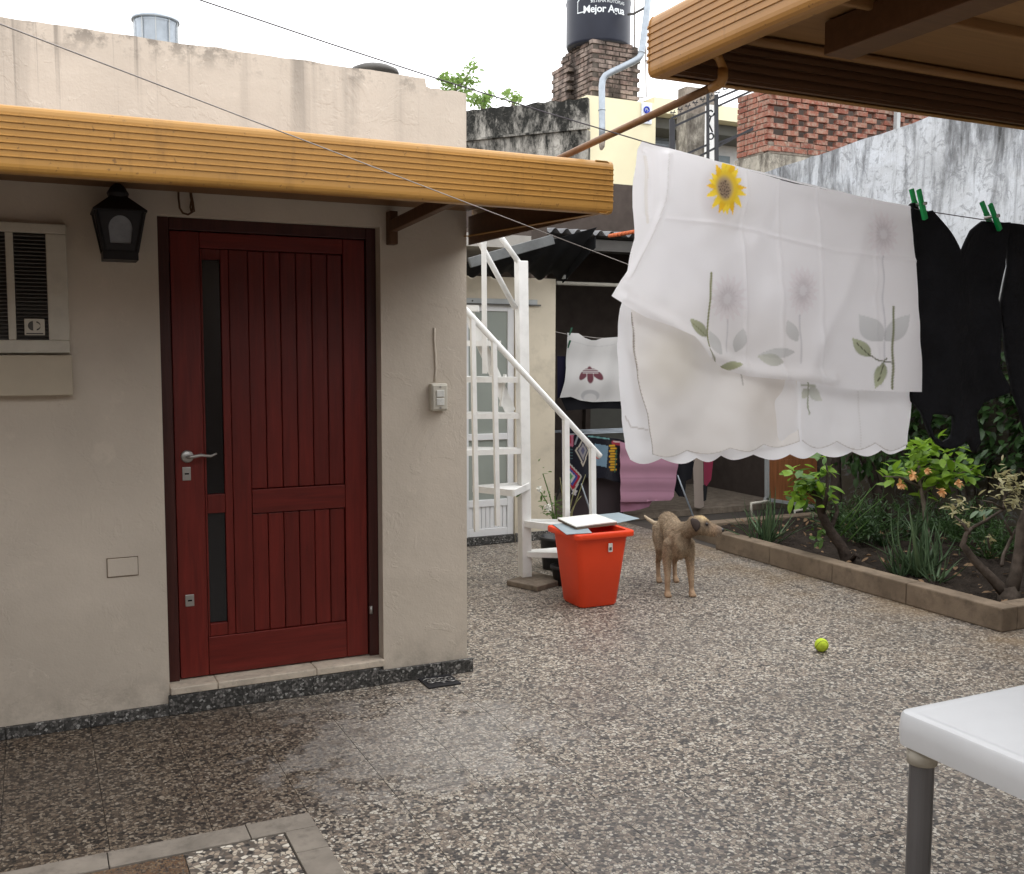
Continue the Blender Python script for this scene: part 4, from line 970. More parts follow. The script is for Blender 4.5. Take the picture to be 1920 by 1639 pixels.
# ------------------------------------------------------------------ unseen walls and roof added behind and left of the camera to block sky
mh = thing('added_house', (1, -2.8, 0), 'unseen brown house wall added behind the camera to block the sky', 'house')
MB().box((-3.6, -3.1, 0), (6.78, -2.8, 2.9)).build('wall', M['blocker_brown'], mh)
MB().box((-3.19, -2.79, 2.62), (.9, -.7, 2.78)).build('sky_block_roof', M['soffit'], mh)
for gx in (-2.9, .7): MB().box((gx-.06, -2.3, 2.45), (gx+.06, -.72, 2.619)).build('sky_block_beam', M['soffit_dark'], mh)
yl = MB().box((-3.5, -2.8, 0), (-3.21, 4.26, 3.4)).build('added_side_wall', M['blocker_brown']); yl.name = 'added_yard_wall'; tag(yl, 'unseen brown wall added left of the yard to block light', 'wall')

# ------------------------------------------------------------------ neighbours beyond the patio
yh = thing('upper_house', (8, 13, 0), 'pale yellow upper-floor house front with a galvanised pipe and a white shutter', 'house')
fx1 = on(1229, 250, 'Y', 12.95).x; fx0 = on(1100, 250, 'Y', 12.95).x; ztop = on(1101, 178, 'Y', 12.95).z
MB().box((fx0, 12.95, 0), (fx1, 15.5, ztop)).build('front_wall', M['yellow_wall'], yh)
RYY = 13.9
rx1 = on(1460, 260, 'Y', RYY).x
MB().box((fx1+.002, RYY, 0), (rx1, 15.5, 5.05)).build('recessed_wall', M['white_paint'], yh)
MB().box((fx1+.002, 13.0, 5.06), (rx1, 15.5, 5.28)).build('eave', M['yellow_wall'], yh)
MB().box((fx1+.002, 13.25, 4.90), (rx1, RYY-.002, 5.055)).build('soffit_band', M['patio_panel'], yh)
sx0, sx1 = on(1233,260,'Y',RYY).x, on(1262,260,'Y',RYY).x
wf = MB(); wx0, wx1, wz0, wz1 = fx1+.10, fx1+.95, 3.5, 4.62
wf.box((wx0,RYY-.05,wz0),(wx0+.06,RYY-.002,wz1)); wf.box((wx1-.06,RYY-.05,wz0),(wx1,RYY-.002,wz1)); wf.box((wx0+.06,RYY-.05,wz1-.06),(wx1-.06,RYY-.002,wz1))
wo_ = wf.build('window', M['white_alu'], yh); MB().box((wx0+.06,RYY-.03,wz0),(wx1-.06,RYY-.004,wz1-.06)).build('pane', M['glass_dark'], wo_)
for i in range(6): MB().box((wx0-.02,RYY-.06,wz1+.02+i*.045),(wx1+.02,RYY-.004,wz1+.06+i*.045)).build('shutter_slat', M['galv'], yh)
dr0 = wx1+.12
dfr = MB().box((dr0,RYY-.05,2.8),(dr0+1.0,RYY-.004,4.72)).build('door', M['blue_grey'], yh); MB().box((dr0+.12,RYY-.06,3.6),(dr0+.88,RYY-.051,4.42)).build('pane', M['glass_dark'], dfr)
sg = thing('wall_sign', on(1212,232,'Y',12.93), 'small white sign with a blue ring and blue mark on the yellow wall', 'sign')
a, b = on(1203,191,'Y',12.93), on(1222,234,'Y',12.93)
MB().box((a.x,12.92,b.z),(b.x,12.945,a.z)).build('plate', M['sign_white'], sg, bevel=.03)
c = on(1213,206,'Y',12.91); MB().tube([(c.x+.042*math.cos(k*.35), 12.915, c.z+.042*math.sin(k*.35)) for k in range(19)], .013, 6).build('ring', M['sign_blue'], sg, smooth=True)
MB().box((c.x-.012,12.912,c.z-.03),(c.x+.012,12.918,c.z+.005)).build('mark', M['sign_blue'], sg)
c = on(1213,224,'Y',12.91); MB().box((c.x-.045,12.912,c.z-.022),(c.x+.045,12.918,c.z+.026)).build('mark', M['sign_blue'], sg)
gwt = thing('party_wall', at(990, 300, 14.6), 'grey rendered party wall with black mildew runs beside the yellow house', 'wall')
A, B = at(1101,184,14.42), at(835,210,15.3); A2, B2 = at(1101,239,14.42), at(835,266,15.3)
n_ = Vector((B.y-A.y, A.x-B.x, 0)).normalized();  n_ = n_ if n_.dot(FW) > 0 else -n_
def wallq(p, q, zb, n_, th): return [Vector(p), Vector(q), Vector((q.x,q.y,zb)), Vector((p.x,p.y,zb))]
tp = [A.lerp(B, i/24)+Vector((0,0,random.uniform(-.02,.015))) for i in range(25)]
MB().prism(tp+[Vector((B2.x,B2.y,B2.z)), Vector((A2.x,A2.y,A2.z))], n_*.3).build('upper_band', M['grey_wall'], gwt)
MB().prism([A2+Vector((0,0,-.03))-n_*.0, B2+Vector((0,0,-.03)), Vector((B2.x,B2.y,0)), Vector((A2.x,A2.y,0))], n_*.28).build('lower_band', M['grey_wall'], gwt)
MB().bar(A2+Vector((0,0,-.013))-n_*.02, B2+Vector((0,0,-.013))-n_*.02, .06, .03).build('ledge', M['grey_wall'], gwt)
# brick pillar and tank
bp = thing('brick_pillar', (7.9, 13.6, 4.6), 'sooty weathered brick pillar carrying the black water tank', 'pillar')
pc = at(1111, 120, 14.75); bx0, by0 = pc.x, pc.y; bw_, bd_ = .80, .98; zt = at(1111,74,14.75).z; zb = 4.3
MB().box((bx0+.012, by0+.012, zb), (bx0+bw_-.012, by0+bd_-.012, zt-.02)).build('mortar_core', M['mortar_dark'], bp)
bme = MB().box((-.115,-.05,-.0265),(.115,.05,.0265)).mesh('brick', M['brick_old'])
nrow = int((zt-zb)/.067)
for i in range(nrow):
    z = zt-.03-i*.067; off = .125 if i % 2 else 0
    x = bx0+.115+off-.02
    while x < bx0+bw_-.08: place('brick', bme, bp, TRS((x, by0+.05+random.uniform(-.012,.006), z), (0,random.uniform(-.02,.02),0), (random.uniform(.93,1.),1,random.uniform(.85,1.05)))); x += .243
    y = by0+.235-off+.02
    while y < by0+bd_-.08: place('brick', bme, bp, TRS((bx0+.05+random.uniform(-.012,.006), y, z), (0,0,math.pi/2), (random.uniform(.93,1.),1,random.uniform(.85,1.05)))); y += .243
q = at(1054, 110, 15.2)
MB().box((bx0-.09, by0+bd_-.35, zb), (bx0+.008, by0+bd_+.1, zt-.22)).build('side_buttress', M['mortar_dark'], bp, bevel=.01)
for i in range(nrow-4):
    for k in range(2): place('brick', bme, bp, TRS((bx0-.09+.04+random.uniform(-.012,.006), by0+bd_-.24+k*.243-(.1 if i%2 else 0), zt-.25-i*.067), (0,0,math.pi/2)))
rk = MB()
for i in range(60):
    a = random.uniform(0, 6.28); r = random.uniform(.2,.42); rk.lathe([(.05,0),(.06,.03),(.02,.07),(0,.07)], (bx0+bw_/2+r*math.cos(a), by0+bd_/2+r*math.sin(a), zt-.03), 6)
rk.build('mortar_rubble', M['mortar_dark'], bp)
tk = thing('water_tank', (bx0+bw_/2, by0+bd_/2, zt), 'dark navy cylindrical water tank with white lettering on the brick pillar', 'water tank')
tc = at(1122, 40, 15.2); tcx, tcy = tc.x, tc.y; tr_ = .485
MB().lathe([(0,zt-.01),(tr_-.02,zt-.01),(tr_,zt+.03),(tr_,zt+.62),(tr_+.012,zt+.65),(tr_,zt+.68),(tr_,zt+1.25),(tr_-.05,zt+1.36),(.22,zt+1.45),(.22,zt+1.5),(0,zt+1.52)], (tcx,tcy,0), 64).build('tank_body', M['tank'], tk, smooth=True)
view = Vector((EYE.x-tcx, EYE.y-tcy, 0)).normalized(); va = math.atan2(view.y, view.x)
def wrap(me, name, du, z0, parent):
    for v in me.vertices:
        u, w = v.co.x+du, v.co.y; a = va+u/(tr_+.003); v.co = Vector((tcx+(tr_+.003)*math.cos(a), tcy+(tr_+.003)*math.sin(a), z0+w))
    return link(name, me, parent)
zl = at(1120,21,14.75).z
wrap(text_mesh('Mejor Agua', .150, M['print_white'], 'lettering', 0, .003, .94), 'lettering', -.235, zl-.02, tk)
wrap(text_mesh('SISTEMA ROTOPLAS', .066, M['print_white'], 'small_lettering', 0, 0, .92), 'small_lettering', -.12, zl+.118, tk)
hl = MB()
for p_, q_ in (((-.23,.0),(-.33,.0)),((-.33,.0),(-.33,.16)),((-.33,.16),(-.225,.27)),((-.225,.27),(-.10,.16)),((-.10,.16),(-.10,.13))):
    for i in range(6):
        a_ = Vector(p_).lerp(Vector(q_), i/6); b_ = Vector(p_).lerp(Vector(q_), (i+1)/6); d_ = (b_-a_).normalized()*.008; s_ = Vector((-d_.y, d_.x))
        hl.add([(*(a_-d_+s_),0),(*(b_+d_+s_),0),(*(b_+d_-s_),0),(*(a_-d_-s_),0)], [(0,1,2,3)])
wrap(hl.mesh('house_outline', M['print_white']), 'house_outline', 0, zl, tk)
gp = thing('vent_pipe', at(1129,268,14.15), 'galvanised pipe bent round the brick pillar and down the yellow wall', 'pipe')
d_ = 14.1
MB().tube([at(x,y,d_) for x,y in ((1222,-60),(1212,30),(1204,92),(1202,103),(1197,110),(1187,116),(1145,136),(1135,142),(1130,150),(1128.5,162),(1129,235),(1129,266))], .046, 16).build('pipe_run', M['galv'], gp, smooth=True)
MB().tube([at(x,y,d_) for x,y in ((1129,262),(1128.5,275),(1127,281))], [.046,.040,.018], 12).build('rusty_end', M['mortar'], gp, smooth=True)
for xx, yy, x2, y2 in ((1128.5,205,1128.6,208),(1203,97,1202.6,100)): MB().tube([at(xx,yy,d_), at(x2,y2,d_)], .051, 16).build('pipe_joint', M['galv'], gp, smooth=True)
po = thing('antenna_pole', at(1190,88,14.9), 'thin rusty pole with a clamp arm beside the water tank', 'pole')
MB().tube([at(1190,92,14.6), at(1188.5,-60,14.6)], .010, 8).build('pole', M['bark_grey'], po, smooth=True)
MB().tube([at(1178,27,14.8), at(1188,26,14.6), at(1214,12,14.1)], .018, 8).build('clamp_arm', M['slat'], po, smooth=True)
MB().tube([at(1210.5,86,14.6), at(1211.5,182,14.6), at(1197,184,14.6)], .010, 6).build('rod', M['bark_grey'], po, smooth=True)
MB().tube([at(1209,114,14.6), at(1219,114,14.6)], .010, 6).build('rod', M['bark_grey'], po, smooth=True)
# brick lattice building beyond the boundary wall
lb_ = thing('brick_lattice_wall', (9.4, 10.2, 4), 'red brick screen wall with square holes above the boundary wall', 'wall')
lx, ly = 8.39, 10.20; lz0 = on(1443, 277, 'Y', ly).z; RH = .0705
MB().box((lx+.03, ly+.02, 0), (12.5, ly+.30, lz0-.06)).build('lower_wall', M['lat_base'], lb_)
MB().box((lx-.0, ly, 0), (lx+.028, ly+.66, lz0-.06)).build('end_wall', M['lat_base'], lb_)
MB().box((lx+.03, ly+.012, lz0-.058), (12.5, ly+.12, lz0+.08)).build('mortar_bed', M['mortar'], lb_)
rme = MB().box((-.1,-.055,-.029),(.1,.055,.029)).mesh('brick', M['brick_red'])
def rb(x, y, z, rz=0, s=1., dp=1.): place('brick', rme, lb_, TRS((x, y+random.uniform(-.006,.006), z+random.uniform(-.003,.003)), (random.uniform(-.02,.02),random.uniform(-.02,.02),rz+random.uniform(-.02,.02)), (s*random.uniform(.97,1.03),dp,random.uniform(.93,1.03))))
for r in range(11):
    z = lz0+r*RH
    if r < 2 or r > 8:
        x = lx+.1+(.1 if r % 2 else 0)
        while x < 12.3: rb(x, ly+.055, z); x += .213
    else:
        x = lx+.22+(.165 if r % 2 else 0)
        while x < 11.9: rb(x, ly+.04, z, 0, .93, .62); x += .33
    rb(lx+.055, ly+.10+(.04 if r % 2 else 0), z, math.pi/2)                        # corner pier
    for k in range(2): rb(lx+.055, ly+(.31+k*.213 if r % 2 == 0 else (.36 if k == 0 else .55)), z, math.pi/2, 1. if r % 2 == 0 or k == 0 else .72)
MB().box((lx+.02, ly+.02, lz0+9*RH+.03), (12.4, ly+.10, lz0+11*RH)).build('mortar_cap', M['mortar'], lb_)
MB().box((lx+.02, ly+.1, lz0-.05), (lx+.09, ly+.62, lz0+10.6*RH)).build('mortar_core', M['mortar'], lb_)
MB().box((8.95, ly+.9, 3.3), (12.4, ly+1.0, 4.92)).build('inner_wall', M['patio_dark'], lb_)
q = on(1680, 215, 'Y', 10.15); MB().box((q.x-.03, 10.10, 2.5), (q.x+.03, 10.16, q.z+.1)).build('steel_post', M['grey_metal'], lb_)
hb = thing('brick_parapet', (8.3, 12.6, 4), 'dull brick parapet between the railing and the brick screen', 'wall')
hx0, hx1, hy = on(1340,200,'Y',11.9).x, 8.36, 11.9; hz = on(1370,221,'Y',hy).z
MB().box((hx0, hy, 3.2), (hx1, hy+.25, hz-.002)).build('render', M['lat_base'], hb)
MB().box((hx0+.01, hy+.02, hz), (hx1, hy+.23, hz+.36)).build('mortar_core', M['mortar'], hb)
for r in range(5):
    for k in range(7): 
        xx = hx0+.06+k*.213+(.1 if r%2 else 0)
        if xx < hx1-.05: place('brick', bme, hb, TRS((xx, hy+.04, hz+.036+r*.07), (0,0,0), (.86,1,1)))
# terrace railing
rg = thing('terrace_railing', at(1330,300,11.4), 'black iron terrace railing with twisted scrolls beside the yellow house', 'railing')
def rp(x, y, d=11.4): return at(x, y, d)
for xa, ya, yb, w in ((1258,224,330,.035),(1263,224,330,.025),(1327,170,330,.03),(1343,178,330,.04)): MB().bar(rp(xa,ya), rp(xa+.5,yb), w, w).build('railing_post', M['black_iron'], rg)
for (xa,ya,xb,yb) in ((1258,222,1395,163),(1262,238,1328,208),(1342,201,1410,170),(1262,300,1330,270),(1310,294,1412,240),(1342,270,1412,243)): MB().bar(rp(xa,ya), rp(xb,yb), .022, .022).build('rail_bar', M['black_iron'], rg)
tw = MB()
for i in range(9):
    x, y = 1262+i*14, 216-i*6.3; tw.tube([rp(x-4,y-7), rp(x,y+1), rp(x+3,y-9)], .006, 5); tw.tube([rp(x-6,y-4), rp(x+5,y-5)], .006, 5)
tw.build('spikes', M['black_iron'], rg)
scr = MB()
for cx, cy, s_ in ((1333,212,1),(1333,255,-1)):
    scr.tube([rp(cx+s_*6*math.cos(k*.45)*(1-k*.03), cy+7*math.sin(k*.45)*(1-k*.03)) for k in range(14)], .009, 6)
scr.tube([rp(1333,218), rp(1329,232), rp(1336,248)], .009, 6)
scr.build('scroll', M['black_iron'], rg, smooth=True)
tf_ = thing('terrace', (7.4, 10.5, 3.0), 'concrete terrace floor behind the boundary wall under the railing', 'terrace')
MB().box((6.9, 9.8, 3.1), (9.0, 12.9, 3.3)).build('terrace_slab', M['roof_slab'], tf_)
cA, cB = rp(1331,196,11.6), rp(1341,310,11.6); MB().box((cA.x-.0, cA.y, 3.3), (cA.x+.09, cA.y+.09, cA.z)).build('white_column', M['white_paint'], rg)

# ------------------------------------------------------------------ plants
def leaf_mesh(name, m, L=1., W=.42, fold=.12, droop=.18, n=5):
    vs = []; fs = []
    for i in range(n+1):
        t = i/n; w = W*.5*math.sin(math.pi*min(1, t*.93+.05))**.8 if 0 < i < n else (.012 if i == 0 else .004)
        z = -droop*t*t*L; vs += [(t*L, -w*L, z+fold*w*L*2), (t*L, 0, z), (t*L, w*L, z+fold*w*L*2)]
    for i in range(n):
        a = i*3; fs += [(a, a+3, a+4, a+1), (a+1, a+4, a+5, a+2)]
    me = bpy.data.meshes.new(name); me.from_pydata(vs, [], fs); me.materials.append(m); me.shade_smooth(); return me
def aim(p, d, size, roll_=None):
    d = Vector(d).normalized(); q = d.to_track_quat('X', 'Z').to_matrix().to_4x4()
    r = Matrix.Rotation(random.uniform(-.7,.7) if roll_ is None else roll_, 4, 'X')
    return Matrix.Translation(Vector(p)) @ q @ r @ Matrix.Scale(size, 4)
def rdir(up_=.2, spread=1.): return Vector((random.gauss(0,spread), random.gauss(0,spread), random.gauss(0,.6)+up_))
def joined_leaves(items, me_src, name, m, parent=None, smooth=True):
    v0 = np.array([v.co[:] for v in me_src.vertices]); f0 = [tuple(p.vertices) for p in me_src.polygons]
    V = []; Fs = []
    for k, mt in enumerate(items):
        R = np.array(mt); V.append(v0 @ R[:3,:3].T+R[:3,3]); o = k*len(v0); Fs += [tuple(i+o for i in f) for f in f0]
    me = bpy.data.meshes.new(name); me.from_pydata(np.concatenate(V).tolist(), [], Fs); me.materials.append(m); me.shade_smooth()
    return link(name, me, parent)
LF_B = leaf_mesh('leaf', M['leaf_bright'], W=.5); LF_M = leaf_mesh('leaf', M['leaf_mid'], W=.42); LF_D = leaf_mesh('leaf', M['leaf_dark'], W=.5, n=3)
LF_U = leaf_mesh('leaf', M['leaf_dull'], W=.36); LF_T = leaf_mesh('leaf', M['leaf_tree'], W=.5, n=3); LF_R = leaf_mesh('leaf', M['leaf_dry'], W=.5, n=3)
LF_P = leaf_mesh('petal', M['petal_orange'], W=.6, droop=.35); LF_N = leaf_mesh('leaflet', M['leaf_dark'], W=.2, n=2); LF_N2 = leaf_mesh('leaflet', M['leaf_mid'], W=.22, n=2)
toward = -Vector((FW.x, FW.y, 0)).normalized()
# distant trees over the parapets
for (cx, cy, rx, ry, nn, dpt, lab) in ((852,158,32,17,150,18,'tree top with several leafy twigs just over the house parapet'), (903,188,26,16,130,17,'low green tree crown between the parapet and the mildewed wall'), (960,181,14,12,80,17.5,'small pointed green tree top over the mildewed wall')):
    t = thing('tree', at(cx, 430, dpt), lab, 'tree', 'trees behind the rear wall')
    base = at(cx, cy+40, dpt); gp_ = Vector((base.x, base.y, 0))
    MB().tube([gp_, gp_.lerp(base, .7)+Vector((.1,0,0)), base, at(cx+2, cy, dpt)], [.14,.1,.05,.015], 8).build('trunk', M['bark_grey'], t, smooth=True)
    its = []
    cl_ = [(random.uniform(-1,1), random.uniform(-1,1)) for _ in range(9)]
    for i in range(nn*2):
        u, v = random.choice(cl_); u += random.gauss(0,.22); v += random.gauss(0,.25)
        its.append(aim(at(cx+u*rx, cy+v*ry, dpt+random.uniform(-.5,.5)), rdir(.2), random.uniform(.06,.13)))
    if cx == 852:
        tw_ = MB()
        for (ux, uy, k) in ((884,128,30),(881,150,26),(832,150,26),(862,148,22)):
            tw_.tube([at(cx, cy+14, dpt), at((ux+cx)/2+4, (uy+cy+14)/2, dpt), at(ux, uy, dpt)], .014, 5)
            for i in range(k*2): its.append(aim(at(ux+random.gauss(0,7), uy+random.gauss(0,6), dpt+random.uniform(-.3,.3)), rdir(.2), random.uniform(.06,.13)))
        tw_.build('twigs', M['bark_grey'], t)
    joined_leaves(its, LF_T, 'crown', M['leaf_tree'], t)
def putleaf(parent, me, px, py, dep, size, d=None): place('leaf', me, parent, aim(at(px, py, dep), d if d is not None else rdir(.15), size))
# hibiscus-like shrub with the dark leaning trunk
hs1 = thing('shrub', (4.95, 5.05, .08), 'leaning dark-stemmed shrub with bright green leaves, below the tablecloth', 'shrub')
b0 = on(1592,1056,'Z',.09); dp0 = (b0-EYE).dot(FW)
tr1 = MB()
P_ = [b0+Vector((0,0,-.05)), b0, at(1578,1025,dp0), at(1556,995,dp0), at(1541,965,dp0), at(1535,935,dp0), at(1522,905,dp0)]
tr1.tube(P_, [.055,.05,.036,.034,.03,.022,.008], 10)
for pp in ([at(1541,965,dp0),at(1550,930,dp0-.1),at(1552,890,dp0-.1),at(1549,868,dp0-.1)], [at(1535,935,dp0),at(1515,920,dp0+.1),at(1495,900,dp0+.1)], [at(1556,995,dp0),at(1570,960,dp0+.15),at(1563,930,dp0+.15)], [b0,at(1605,1040,dp0-.1),at(1612,1046,dp0-.1)]): tr1.tube(pp, [.02,.014,.009,.004], 8)
tr1.build('trunk', M['bark'], hs1, smooth=True)
for (cx, cy, sx_, sy_, k) in ((1549,875,8,10,14),(1500,890,10,9,14),(1520,905,13,8,22),(1505,922,14,12,30),(1545,905,9,10,12),(1530,935,16,10,20),(1552,920,7,8,8)):
    for i in range(k): putleaf(hs1, LF_B if random.random() < .7 else LF_M, random.gauss(cx-8,sx_), random.gauss(cy,sy_), dp0+random.uniform(-.15,.15), random.uniform(.07,.12))
for i in range(24): putleaf(hs1, LF_M, random.gauss(1535,9), random.gauss(1003,12), dp0+random.uniform(-.1,.15), random.uniform(.035,.07))
# flowering shrub with orange blooms
fs1 = thing('flowering_shrub', on(1738,1040,'Z',.09), 'upright shrub with broad green leaves and orange blooms behind the aloe', 'shrub')
dq = 6.75; bq = at(1742,1062,dq); bq.z = .06
tr2 = MB(); tr2.tube([bq, at(1739,1010,dq), at(1733,950,dq), at(1725,905,dq), at(1721,840,dq)], [.022,.019,.016,.012,.006], 8)
for pp in ([at(1727,915,dq),at(1690,895,dq-.05),at(1655,893,dq-.05)], [at(1729,925,dq),at(1775,895,dq+.05),at(1825,880,dq+.05)], [at(1724,900,dq),at(1755,880,dq),at(1790,865,dq)]): tr2.tube(pp, [.010,.008,.004], 6)
tr2.build('stem', M['bark_grey'], fs1, smooth=True)
for (cx, cy, sx_, sy_, k, mm) in ((1740,842,15,11,40,LF_B),(1722,868,14,12,22,LF_B),(1668,892,14,8,14,LF_B),(1700,880,16,10,16,LF_M),(1790,868,17,11,26,LF_B),(1815,880,11,8,14,LF_B),(1760,893,22,10,34,LF_B),(1738,918,10,11,12,LF_B),(1800,900,18,9,22,LF_M)):
    for i in range(k): putleaf(fs1, mm, random.gauss(cx,sx_), random.gauss(cy,sy_), dq+random.uniform(-.15,.15), random.uniform(.07,.125))
for (cx, cy, s_) in ((1711,890,.046),(1688,908,.038),(1764,921,.042),(1797,906,.036),(1738,882,.03)):
    c = at(cx, cy, dq-.2); bl_ = bpy.data.objects.new('bloom', None); col.objects.link(bl_); bl_.location = c; adopt(bl_, fs1); bl_.matrix_parent_inverse = fs1.matrix_basis.inverted()
    for k in range(9): place('petal', LF_P, bl_, aim(c, toward*random.uniform(.3,1)+Vector((math.cos(k*.7),math.sin(k*.7)*.4,math.sin(k*.7)-.2)), s_*random.uniform(.8,1.2)))
# aloes
def blade(m, L, w, c0, n=7):
    vs = []; fs = []
    for i in range(n+1):
        t = i/n; ww = w*(1-t**1.6)+.0012; x = L*t*math.cos(c0*.5*t); z = L*t*math.sin(c0*t*.9)
        vs += [(x, -ww, z+ww*.5), (x, 0, z-ww*.25), (x, ww, z+ww*.5), (x, 0, z+ww*.12)]
    for i in range(n):
        a = i*4; fs += [(a+j, a+4+j, a+4+(j+1)%4, a+(j+1)%4) for j in range(4)]
    me = bpy.data.meshes.new('leaf'); me.from_pydata(vs, [], fs); me.materials.append(m); me.shade_smooth(); return me
BL = [blade(M['leaf_aloe'], 1., w, c) for w, c in ((.045,.5),(.04,.9),(.05,.25),(.042,-.25))]
BL2 = [blade(M['leaf_aloe'], 1., w, c) for w, c in ((.028,.35),(.025,.15),(.03,-.2))]
def aloe(name, base, label, k, L, bl, lean=.75, group='spiky plants in the flower bed', spread=.07):
    t = thing(name, base, label, 'aloe', group)
    for i in range(k):
        a = 2.4*i+random.uniform(-.3,.3); el_ = random.uniform(.35, 1.35)*lean+.15
        d = Vector((math.cos(a)*math.cos(el_), math.sin(a)*math.cos(el_), math.sin(el_)))
        p = base+Vector((math.cos(a), math.sin(a), 0))*random.uniform(0, spread)
        place('leaf', random.choice(bl), t, aim(p, d, L*random.uniform(.65,1.1), random.uniform(-.25,.25)))
    return t
aloe('aloe', on(1437,1016,'Z',.09), 'spiky grey-green clump at the far end of the kerb near the dog', 46, .36, BL2, 1.0, spread=.12)
aloe('aloe', on(1728,1078,'Z',.09), 'large aloe with long curved blades under the orange-flowered shrub', 34, .42, BL, 1.0, spread=.10)
aloe('aloe', on(1690,1078,'Z',.09), 'smaller aloe tuft left of the large one against the kerb', 20, .22, BL, .8)
aloe('aloe', on(1755,1090,'Z',.09), 'short aloe offset close to the kerb right of the large one', 14, .2, BL, .7)
# half-bare succulent shrub at the right
ss = thing('bare_shrub', on(1893,1122,'Z',.09), 'half-bare shrub with forked dark branches at the near kerb corner', 'shrub')
bE = on(1893,1120,'Z',.09); dE = (bE-EYE).dot(FW); e = lambda x, y, k=0: at(x, y, dE+k)
br = MB()
for pts_, rad_ in (([bE+Vector((0,0,-.05)), bE, e(1888,1100)], [.07,.065,.05]), ([bE, e(1860,1085), e(1828,1052), e(1805,1022), e(1812,1000), e(1822,990)], [.04,.028,.022,.02,.013,.010]),
    ([e(1818,1002), e(1808,985), e(1790,968)], [.012,.010,.006]), ([e(1822,990), e(1850,975,.05), e(1882,955,.05), e(1884,930,.05), e(1873,905,.05)], [.010,.009,.008,.007,.004]),
    ([bE, e(1905,1075), e(1912,1030), e(1915,985), e(1930,940)], [.045,.034,.03,.026,.02]), ([e(1878,1060), e(1882,1040,.1), e(1898,1005,.1), e(1915,975,.1)], [.012,.011,.009,.006]),
    ([e(1898,1005,.1), e(1888,985,.1), e(1884,976,.1)], [.008,.006,.003]), ([e(1882,955,.05), e(1860,942), e(1840,938)], [.007,.005,.003]), ([e(1884,930,.05), e(1900,915,.05), e(1912,905)], [.007,.005,.003]), ([e(1856,1030), e(1852,1012), e(1856,1000)], [.006,.005,.003])):
    br.tube(pts_, rad_, 8)
br.build('branches', M['bark_pale'], ss, smooth=True)
for (cx, cy, sx_, sy_, k) in ((1790,953,7,9,26),(1806,942,4,4,12),(1885,905,15,12,60),(1908,920,8,12,36),(1895,945,9,7,24),(1842,952,10,4,10),(1805,980,7,5,12),(1857,1008,6,4,10),(1878,898,8,6,16)):
    for i in range(k): putleaf(ss, LF_U, random.gauss(cx,sx_), random.gauss(cy,sy_), dE+random.uniform(-.12,.12), random.uniform(.03,.06))
for (x, y) in ((1835,958),(1848,957),(1862,955)): putleaf(ss, leaf_mesh('leaf', M['leaf_aloe'], W=.5), x, y, dE-.05, .07, toward*.3+Vector((-.6,.4,-.4)))
# ferny ground cover, joined
def frond_clump(name, px, py, dep, label, k=26, L=.34):
    base = at(px, py, dep); base.z = .07; t = thing(name, base, label, 'fern', 'ferny plants at the back of the flower bed'); its = []; stems = MB()
    for i in range(k):
        a = random.uniform(0, 6.28); el_ = random.uniform(.5, 1.35); ll = L*random.uniform(.6,1.2)
        pts_ = [base+Vector((math.cos(a)*math.cos(el_)*ll*s_, math.sin(a)*math.cos(el_)*ll*s_, math.sin(el_)*ll*s_-.22*ll*s_*s_)) for s_ in (0,.25,.5,.75,1)]
        stems.tube(pts_, .0025, 4)
        for s_ in range(14):
            f_ = .2+.8*s_/14; j = min(3, int(f_*4)); p = pts_[j].lerp(pts_[j+1], f_*4-j)
            its.append(aim(p, rdir(.1), random.uniform(.03,.06)))
    stems.build('stems', M['leaf_dark'], t); joined_leaves(its, LF_N if random.random() < .6 else LF_N2, 'fronds', M['leaf_dark'], t)
for (x, y, dpt, lab) in ((1655,1010,7.4,'bushy dark fern clump right of the leaning shrub'),(1610,1000,7.5,'low fern clump right behind the leaning dark stem'),(1700,985,7.7,'tall fern clump behind the upright orange-flowered shrub'),(1790,1010,7.4,'fern clump between the aloe and the half-bare shrub'),(1855,1045,6.9,'fern clump behind the half-bare shrub'),(1640,960,7.9,'ferns against the boundary wall under the tablecloth'),(1750,975,8.0,'ferns against the boundary wall behind the orange blooms'),(1830,985,7.7,'fern clump in the right back of the bed under the creeper'),(1570,985,7.9,'fern clump left of the straight tree trunk'),(1880,1010,7.2,'fern clump at the right edge behind the half-bare shrub')):
    frond_clump('fern', x, y, dpt, lab, 30, .45)
gras = thing('grass_stems', on(1600,1030,'Z',.09), 'long bent grass stems leaning right beside the dark leaning shrub', 'grass')
gm = MB()
for (xa,ya,xb,yb) in ((1575,985,1645,905),(1580,1000,1632,915),(1590,1015,1630,975),(1570,1010,1665,925)): gm.tube([at(xa,ya,7.0), at((xa+xb)/2+3,(ya+yb)/2-4,7.05), at(xb,yb,7.1)], [.005,.004,.002], 5)
gm.build('stems', M['leaf_mid'], gras, smooth=True)
# ivy on the boundary wall
iv = []
for i in range(2600):
    x = random.uniform(1700, 1990); y = random.uniform(555, 890)
    if random.random() > .25+.75*(.5+.5*math.sin(x*.045+1.3*math.sin(y*.03))*math.cos(y*.028)): continue
    if x < 1800 and y > 870: continue
    q = on(x, y, 'X', 6.56-random.uniform(0,.22)); iv.append(aim(q, Vector((-random.uniform(.2,1), random.uniform(-1,1), random.uniform(-1,.3))), random.uniform(.06,.12)))
ivo = thing('ivy', (6.5, 4.6, .1), 'dark leafy creeper covering the boundary wall behind the black laundry', 'creeper'); joined_leaves(iv, LF_D, 'foliage', M['leaf_dark'], ivo)
vn = MB()
for k in range(9):
    x0 = 1740+k*24; vn.tube([on(x0+10*math.sin(j*.8+k), 930-j*45, 'X', 6.57) for j in range(8)], .008, 5)
vn.build('vines', M['bark'], ivo)
